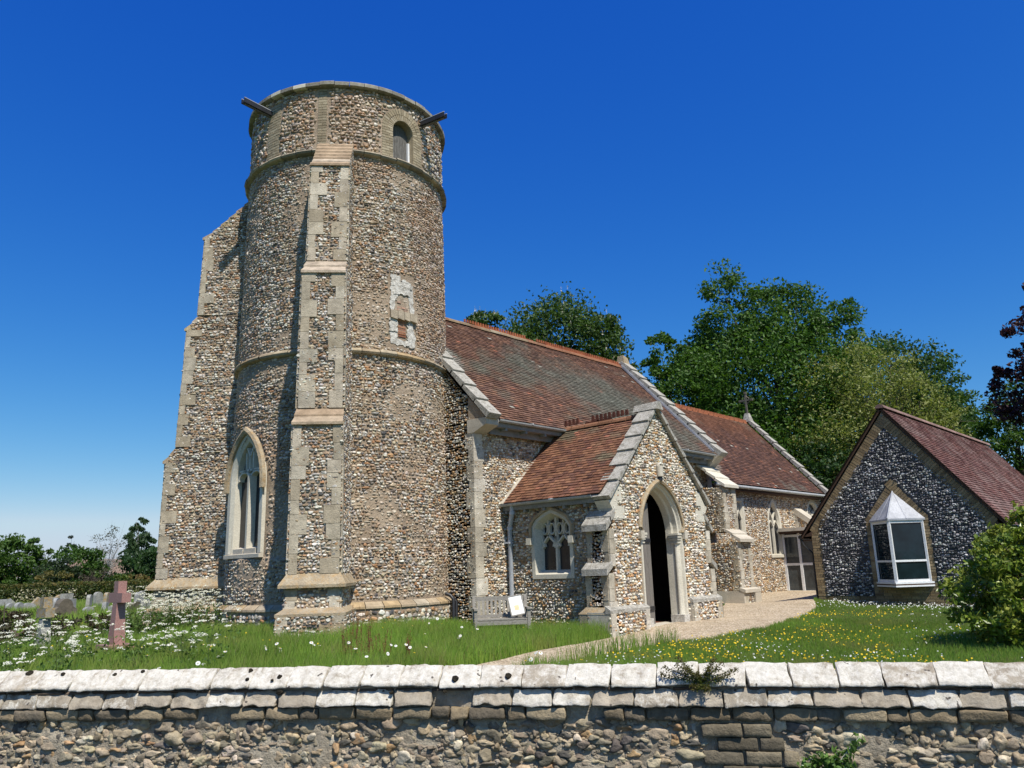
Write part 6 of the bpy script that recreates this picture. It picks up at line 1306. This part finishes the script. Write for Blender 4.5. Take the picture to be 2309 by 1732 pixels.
# juniper-like seedling in the coping, and leafy weed low in the wall
def sprig(name, lab, org, dirs, n, size, cols, spread, mat='leaf', stem='bark'):
    o = thing(name, org, label=lab, category='plant'); org = V3(*org); mb = MB(); mc = MB()
    for d in dirs:
        d = V3(*d); q = np.array([org, org+d*.5+V3(0, 0, .01), org+d]); mb.tube(q, [.004, .003, .001], stem, 5, cap=False)
        t = U(.12, 1, n)**.8; p = org+d*t[:, None]+rng.normal(size=(n, 3))*(spread*(1.15-t*.55))[:, None]; tipc = np.array(cols[0])*(1-t[:, None])+np.array(cols[1])*t[:, None]
        leafquads(mc, p, size, tipc*U(.75, 1.25, n)[:, None], mat, up=.5)
    mb.build('stems', o); mc.build('foliage', o)
q = wpt(7.30, .10, -.66)[()]
tt = wfr(7.30, 0, 0)[1]; nn = wfr(7.30, 0, 0)[2]*WSG; cc = lambda a, b, c: tuple(tt*a+nn*b+V3(0, 0, c))
sprig('seedling_shrub', 'small bronze-green shrub rooted in the wall coping', tuple(q), [cc(-.20, .03, .10), cc(-.22, .0, .06), cc(-.13, .04, .12), cc(-.08, .05, .10), cc(-.02, .07, .07), cc(.05, .05, .10), cc(.12, .03, .12), cc(.20, .02, .09), cc(.15, .06, .06), cc(-.05, .07, .0), cc(.03, .08, -.01), cc(-.12, .0, .15), cc(.08, .0, .14)], 190, .013, [(.055, .105, .012), (.105, .085, .022)], .014)
q = wpt(7.92, .13, -1.10)[()]; tt = wfr(7.92, 0, 0)[1]; nn = wfr(7.92, 0, 0)[2]*WSG
sprig('leafy_weed', 'bright green narrow-leaved weed growing low on the wall face', tuple(q), [cc(-.10, .04, .10), cc(-.05, .06, .12), cc(0, .05, .10), cc(.05, .04, .13), cc(.12, .03, .14), cc(.16, .04, .20), cc(-.14, .05, .06), cc(.10, .06, .06)], 60, .034, [(.07, .15, .03), (.12, .21, .045)], .020, stem='blade')
# ------------------------------------------------------------------ houses glimpsed beyond the trees
ho = thing('farmhouse', (40, 112, -1.4), label='distant house with pinkish tiled roof between the trees', category='house')
mb = MB(); mb.box((35.5, 109, -1.5), (46, 116, .8), 'terracotta'); mb.build('wall', ho)
mb = MB(); mb.add(np.array([(34.9, 108.5, .75), (46.5, 108.5, .75), (46.5, 116.5, .75), (34.9, 116.5, .75), (37.5, 112.5, 2.9), (44.5, 112.5, 2.9)]), [(0, 1, 5, 4), (1, 2, 5), (2, 3, 4, 5), (3, 0, 4), (3, 2, 1, 0)], 'tile', (.21, .15, .115)); mb.build('roof', ho)
ho = thing('white_house', (30, 112, -1.4), label='white rendered house showing through the left trees', category='house')
mb = MB(); mb.box((27.5, 110.0, -1.5), (33.2, 114.5, 1.9), 'house_render'); mb.build('wall', ho)
mb = MB(); mb.add(np.array([(27.2, 109.7, 1.85), (33.5, 109.7, 1.85), (33.5, 114.8, 1.85), (27.2, 114.8, 1.85), (27.2, 112.2, 3.6), (33.5, 112.2, 3.6)]), [(0, 1, 5, 4), (2, 3, 4, 5), (1, 2, 5), (3, 0, 4), (3, 2, 1, 0)], 'lead_dark'); mb.build('roof', ho)
for x in (28.5, 31): mb = MB(); mb.box((x, 109.93, -.4), (x+1, 109.99, .9), 'glass_grey'); mb.build('window', ho)
# ------------------------------------------------------------------ grass and flowers
def free(x, y, pathgrow=0.):
    r = np.ones(len(x), bool)
    r &= np.hypot(x-T[0], y-T[1]) > 2.9
    r &= ~((x > XW-.02) & (x < CXE+.2) & (y > YS-.02) & (y < YN)); r &= ~((x > XE) & (x < CXE) & (y > 14.0))
    r &= ~((x > 13.98) & (x < 18.95) & (y > PY-.16) & (y < YS)); r &= ~((x > AX-.02) & (x < AXE) & (y > AYS) & (y < AYN+.1)); r &= ~((x > 23.8) & (x < 24.95) & (y > 12.2) & (y < 14)); r &= ~((x > 30.4) & (y > 10) & (y < 14.1))
    for th, L_, w_ in ((135, 4.62, .64), (228, 4.62, .66)):
        t = math.radians(th); a = (x-T[0])*math.cos(t)+(y-T[1])*math.sin(t); b = -(x-T[0])*math.sin(t)+(y-T[1])*math.cos(t); r &= ~((a > 0) & (a < L_) & (np.abs(b) < w_))
    r &= ~inpoly(x, y, PATH_POLY)
    return r
def polar(n, a0, a1, r0, r1):
    a = np.radians(U(a0, a1, n)); r = np.sqrt(U(r0*r0, r1*r1, n)); return r*np.cos(a), r*np.sin(a)
def blades(mb, x, y, h, wd, col, lean=.35):
    n = len(x); z = gz(x, y); b = np.stack([x, y, z-.01], 1); az = U(0, 2*np.pi, n); d = np.stack([np.cos(az), np.sin(az), 0*az], 1); vw = b[:, :2]/np.linalg.norm(b[:, :2], axis=1)[:, None]
    s = np.stack([-vw[:, 1], vw[:, 0], 0*az], 1)*.8+np.stack([np.cos(az), np.sin(az), 0*az], 1)*.5; s /= np.linalg.norm(s, axis=1)[:, None]; s *= (wd/2)[:, None]
    le = (U(.05, lean, n)*h)[:, None]; m_ = b+d*le*.35+np.stack([0*h, 0*h, h*.6], 1); t = b+d*le*1.2+np.stack([0*h, 0*h, h], 1)
    V = np.stack([b-s, b+s, m_+s*.75, m_-s*.75, t], 1); o = (np.arange(n)*5)[:, None]
    cc = np.repeat(col[:, None], 5, 1)*np.array([.55, .55, .95, .95, 1.15])[None, :, None] if False else np.repeat(col, 5, 0)
    mb.add(V, np.array([(0, 1, 2, 3)])+o, 'blade', cc); k = mb.n-len(V.reshape(-1, 3)); mb.lv.append((np.array([(3, 2, 4)])+o+k).ravel()); mb.lt.append(np.full(n, 3)); mb.mi.append(np.full(n, mb.slot('blade'))); mb.sm.append(np.full(n, False))
GR = [(.140, .240, .028), (.170, .270, .036), (.112, .20, .026), (.205, .28, .05), (.15, .245, .045)]
def gcol(n, x, y, dry=.06):
    c = np.array(GR)[rng.integers(0, 5, n)]*U(.78, 1.22, n)[:, None]; f = fbm(np.stack([x, y, 0*x], 1), 1.3, 70); c = c*(.78+.74*f)[:, None]; f2 = np.clip((fbm(np.stack([x, y, 0*x], 1), .7, 71)-.52)*4, 0, .6)[:, None]; c = c*(1-f2)+V3(.25, .27, .07)*f2
    k = U(0, 1, n) < dry; c[k] = V3(.22, .21, .09)*U(.8, 1.2, k.sum())[:, None]; return c
def mow(x, y):          # short lawn right of the path and hard by it, long grass elsewhere
    a = np.degrees(np.arctan2(y, x)); d = np.abs((x-13)*.2+(y-8.2)) ; return (y < 8.2+.05*(x-13)) & (x > 8.5) | (x > 19.3)
mb = MB()
for n, a0, a1, r0, r1, h0, h1, w_ in ((165000, 6, 66, 9.5, 19.5, .18, .42, .009), (45000, 5, 42, 19, 28, .1, .16, .012), (100000, 60, 88, 10, 24, .15, .36, .010), (60000, 60, 84, 24, 55, .2, .45, .026)):
    x, y = polar(n, a0, a1, r0, r1); k = free(x, y); x, y = x[k], y[k]; n = len(x); h = U(h0, h1, n)*(.75+.5*fbm(np.stack([x, y, 0*x], 1), 1.2, 33)); mw = mow(x, y); h = np.where(mw, h*.30, h)
    blades(mb, x, y, h, np.full(n, w_)*U(.7, 1.3, n), gcol(n, x, y)*np.where(mw, 1.0, 1.)[:, None])
a_ = U(0, 1, 9000); q = PL[rng.integers(2, 8, 9000)]  # extra fringe along the path edge
e = resamp(PL, 600)[rng.integers(0, 600, 9000)]+rng.normal(size=(9000, 2))*.10+V3(.02, -.14)[None, :2] if False else resamp(PL, 600)[rng.integers(0, 600, 9000)]+rng.normal(size=(9000, 2))*.09
k = free(e[:, 0], e[:, 1]); e = e[k]; blades(mb, e[:, 0], e[:, 1], U(.05, .13, len(e)), np.full(len(e), .009), gcol(len(e), e[:, 0], e[:, 1]))
e = resamp(PU[:6], 500)[rng.integers(0, 500, 8000)]+rng.normal(size=(8000, 2))*.10; k = free(e[:, 0], e[:, 1]); e = e[k]; blades(mb, e[:, 0], e[:, 1], U(.08, .22, len(e)), np.full(len(e), .009), gcol(len(e), e[:, 0], e[:, 1]))
o = mb.build('grass', org=(14, 10, -1.4), label='green churchyard grass, long on the left and mown right of the path', category='grass'); o['kind'] = 'stuff'
def discs(mb, P, r, col, mat='petal', n=6, tilt=.5, face=True):
    k = len(P); N = rng.normal(size=(k, 3))*tilt; N[:, 2] += 1; vw = -P/np.linalg.norm(P, axis=1)[:, None]
    if face: N += vw*.5
    N /= np.linalg.norm(N, axis=1)[:, None]; X = np.cross(N, V3(.3, .9, .1)); X /= np.linalg.norm(X, axis=1)[:, None]; Y = np.cross(N, X); th = np.arange(n)*2*np.pi/n
    V = P[:, None]+r[:, None, None]*(np.cos(th)[None, :, None]*X[:, None]+np.sin(th)[None, :, None]*Y[:, None]); mb.add(V, np.arange(k*n).reshape(k, n), mat, np.repeat(col, n, 0))
def scatter(n, a0, a1, r0, r1, seed=None, thr=.0):
    x, y = polar(n, a0, a1, r0, r1); k = free(x, y)
    if seed is not None: k &= fbm(np.stack([x, y, 0*x], 1), 1.1, seed) > thr
    return x[k], y[k]
mb = MB()                                                                       # ox-eye daisies in the long grass
x, y = scatter(200, 38, 66, 10.5, 17, 5, .52); x2, y2 = scatter(120, 62, 82, 10, 20, 6, .50); x, y = np.r_[x, x2], np.r_[y, y2]; k = ~mow(x, y); x, y = x[k], y[k]
P = np.stack([x, y, gz(x, y)+U(.22, .42, len(x))], 1); discs(mb, P, U(.020, .032, len(P)), np.tile((.82, .82, .80), (len(P), 1)), n=8); discs(mb, P+V3(0, 0, .006)-P/np.linalg.norm(P, axis=1)[:, None]*.006, np.full(len(P), .009), np.tile((.70, .48, .03), (len(P), 1)))
for i in range(len(P)): mb.tube(np.array([(x[i], y[i], gz(x[i], y[i])), P[i]]), .003, 'blade', 3, (.07, .14, .02), False)
x, y = scatter(3000, 8, 45, 10, 24.5, 9, .52); k = mow(x, y); x, y = x[k], y[k]; P = np.stack([x, y, gz(x, y)+U(.05, .11, len(x))], 1); discs(mb, P, U(.009, .016, len(P)), np.tile((.80, .80, .78), (len(P), 1)))
x = U(21.5, 24.2, 1500); y = U(4.2, 9.6, 1500); P = np.stack([x, y, gz(x, y)+U(.04, .10, 1500)], 1); P = P[((x > 23.2) | (U(0, 1, 1500) < .25)) & (U(0, 1, 1500) < .7)]; discs(mb, P, U(.010, .019, len(P)), np.tile((.80, .80, .77), (len(P), 1)))
o = mb.build('daisies', org=(15, 8, -1.4), label='white daisies scattered through the grass', category='flowers'); o['kind'] = 'stuff'
mb = MB(); x, y = scatter(4200, 8, 45, 9.8, 21, 14, .53); k = mow(x, y); x, y = x[k], y[k]; x2, y2 = scatter(260, 40, 85, 10.5, 24, 15, .5); x, y = np.r_[x, x2], np.r_[y, y2]
P = np.stack([x, y, gz(x, y)+np.where(mow(x, y), U(.07, .15, len(x)), U(.2, .36, len(x)))], 1); discs(mb, P, U(.010, .017, len(P)), np.tile((.80, .55, .02), (len(P), 1))*U(.85, 1.1, len(P))[:, None])
o = mb.build('buttercups', org=(14, 6, -1.4), label='yellow buttercups scattered through the mown grass', category='flowers'); o['kind'] = 'stuff'
# cow parsley
mb = MB()
def parsley(x, y, H, n, pale=1.):
    z = float(gz(x, y)); b = V3(x, y, z); top = b+V3(U(-.1, .1), U(-.1, .1), H*.62); mb.tube(np.array([b, (b+top)/2+rng.normal(size=3)*.015, top]), [.007, .006, .004], 'blade', 4, (.10, .15, .04), False)
    k = 46; t = U(.05, 1, k); lp = b+(top-b)*t[:, None]+rng.normal(size=(k, 3))*V3(.13, .13, .04); leafquads(mb, lp, np.full(k, .07), np.array([(.075, .14, .025), (.10, .165, .035)])[rng.integers(0, 2, k)]*U(.8, 1.2, k)[:, None], 'blade', up=.8)
    for i in range(n):
        d = V3(U(-.28, .28), U(-.28, .28), H*U(.18, .42)); e = top+d-V3(0, 0, U(0, .22)); mb.tube(np.array([top-V3(0, 0, U(0, .15)), (top+e)/2+V3(0, 0, -.02), e]), [.003, .0025, .002], 'blade', 3, (.12, .16, .05), False)
        m_ = 16; r = .045*U(.65, 1.35); q = rng.normal(size=(m_, 2))*r*.62; f = np.stack([e[0]+q[:, 0], e[1]+q[:, 1], e[2]+.03-(q**2).sum(1)*3+rng.normal(size=m_)*.006], 1)
        discs(mb, f, U(.007, .0135, m_), np.tile(np.array((.66, .655, .56))*pale, (m_, 1))*U(.88, 1.08, m_)[:, None], n=5, tilt=.35)
spots = []
x, y = polar(1500, 62, 84, 10.3, 16.5); k = free(x, y) & (fbm(np.stack([x, y, 0*x], 1), 1.5, 44) > .40); spots += [(a, b, U(.55, 1.02), rng.integers(2, 7)) for a, b in list(zip(x[k], y[k]))[:72]]
x, y = polar(400, 66, 82, 16.5, 27); k = free(x, y) & (fbm(np.stack([x, y, 0*x], 1), 2, 45) > .45); spots += [(a, b, U(.45, .75), rng.integers(2, 5)) for a, b in list(zip(x[k], y[k]))[:48]]
for i in range(70):                                                             # the tall pale clump against the left buttress
    u_ = U(0, 1); x_, y_ = 7.5+1.35*u_+rng.normal()*.25, 18.6-1.0*u_+rng.normal()*.45
    if free(np.array([x_]), np.array([y_]))[0]: spots.append((x_, y_, U(.75, 1.2), rng.integers(3, 6)))
for a, b, h_, n in spots: parsley(a, b, h_, n)
for i in range(26):                                                             # small clump under the porch window
    x_, y_ = 14.15+rng.normal()*.10, 12.35+rng.normal()*.45
    if free(np.array([x_]), np.array([y_]))[0]: parsley(x_, y_, U(.55, .85), rng.integers(4, 7))
o = mb.build('cow_parsley', org=(7, 15, -1.4), label='white flowering cow parsley in the long grass left of the tower', category='wild flowers'); o['kind'] = 'stuff'
# reddish dock stalks near the tower foot
for i, (x, y, h_, lab) in enumerate([(7.55, 10.65, .62, 'reddish dock stalks at the left of the row below the tower'), (7.72, 10.42, .70, 'tallest reddish dock stalks of the row below the tower'), (7.95, 10.3, .60, 'reddish dock stalks in the middle of the row below the tower'), (8.3, 10.1, .55, 'reddish dock stalks at the right of the row below the tower'), (8.75, 12.0, .80, 'slender reddish dock stalks standing against the buttress foot')]):
    o = thing('dock_plant', (x, y, zg(x, y)), label=lab, category='plant', group='dock plants below the tower'); mb = MB(); mc = MB()
    for j in range(7):
        b = V3(x+rng.normal()*.06, y+rng.normal()*.06, zg(x, y)); t = b+V3(rng.normal()*.05, rng.normal()*.05, h_*U(.7, 1.05)); mb.tube(np.array([b, t]), [.005, .002], 'blade', 4, (.20, .085, .045), False)
        n = 60; f = U(.35, 1, n); leafquads(mc, b+(t-b)*f[:, None]+rng.normal(size=(n, 3))*.014, np.full(n, .018), np.tile((.22, .075, .045), (n, 1))*U(.7, 1.3, n)[:, None], 'blade')
    mb.build('stalks', o); mc.build('seed_heads', o)
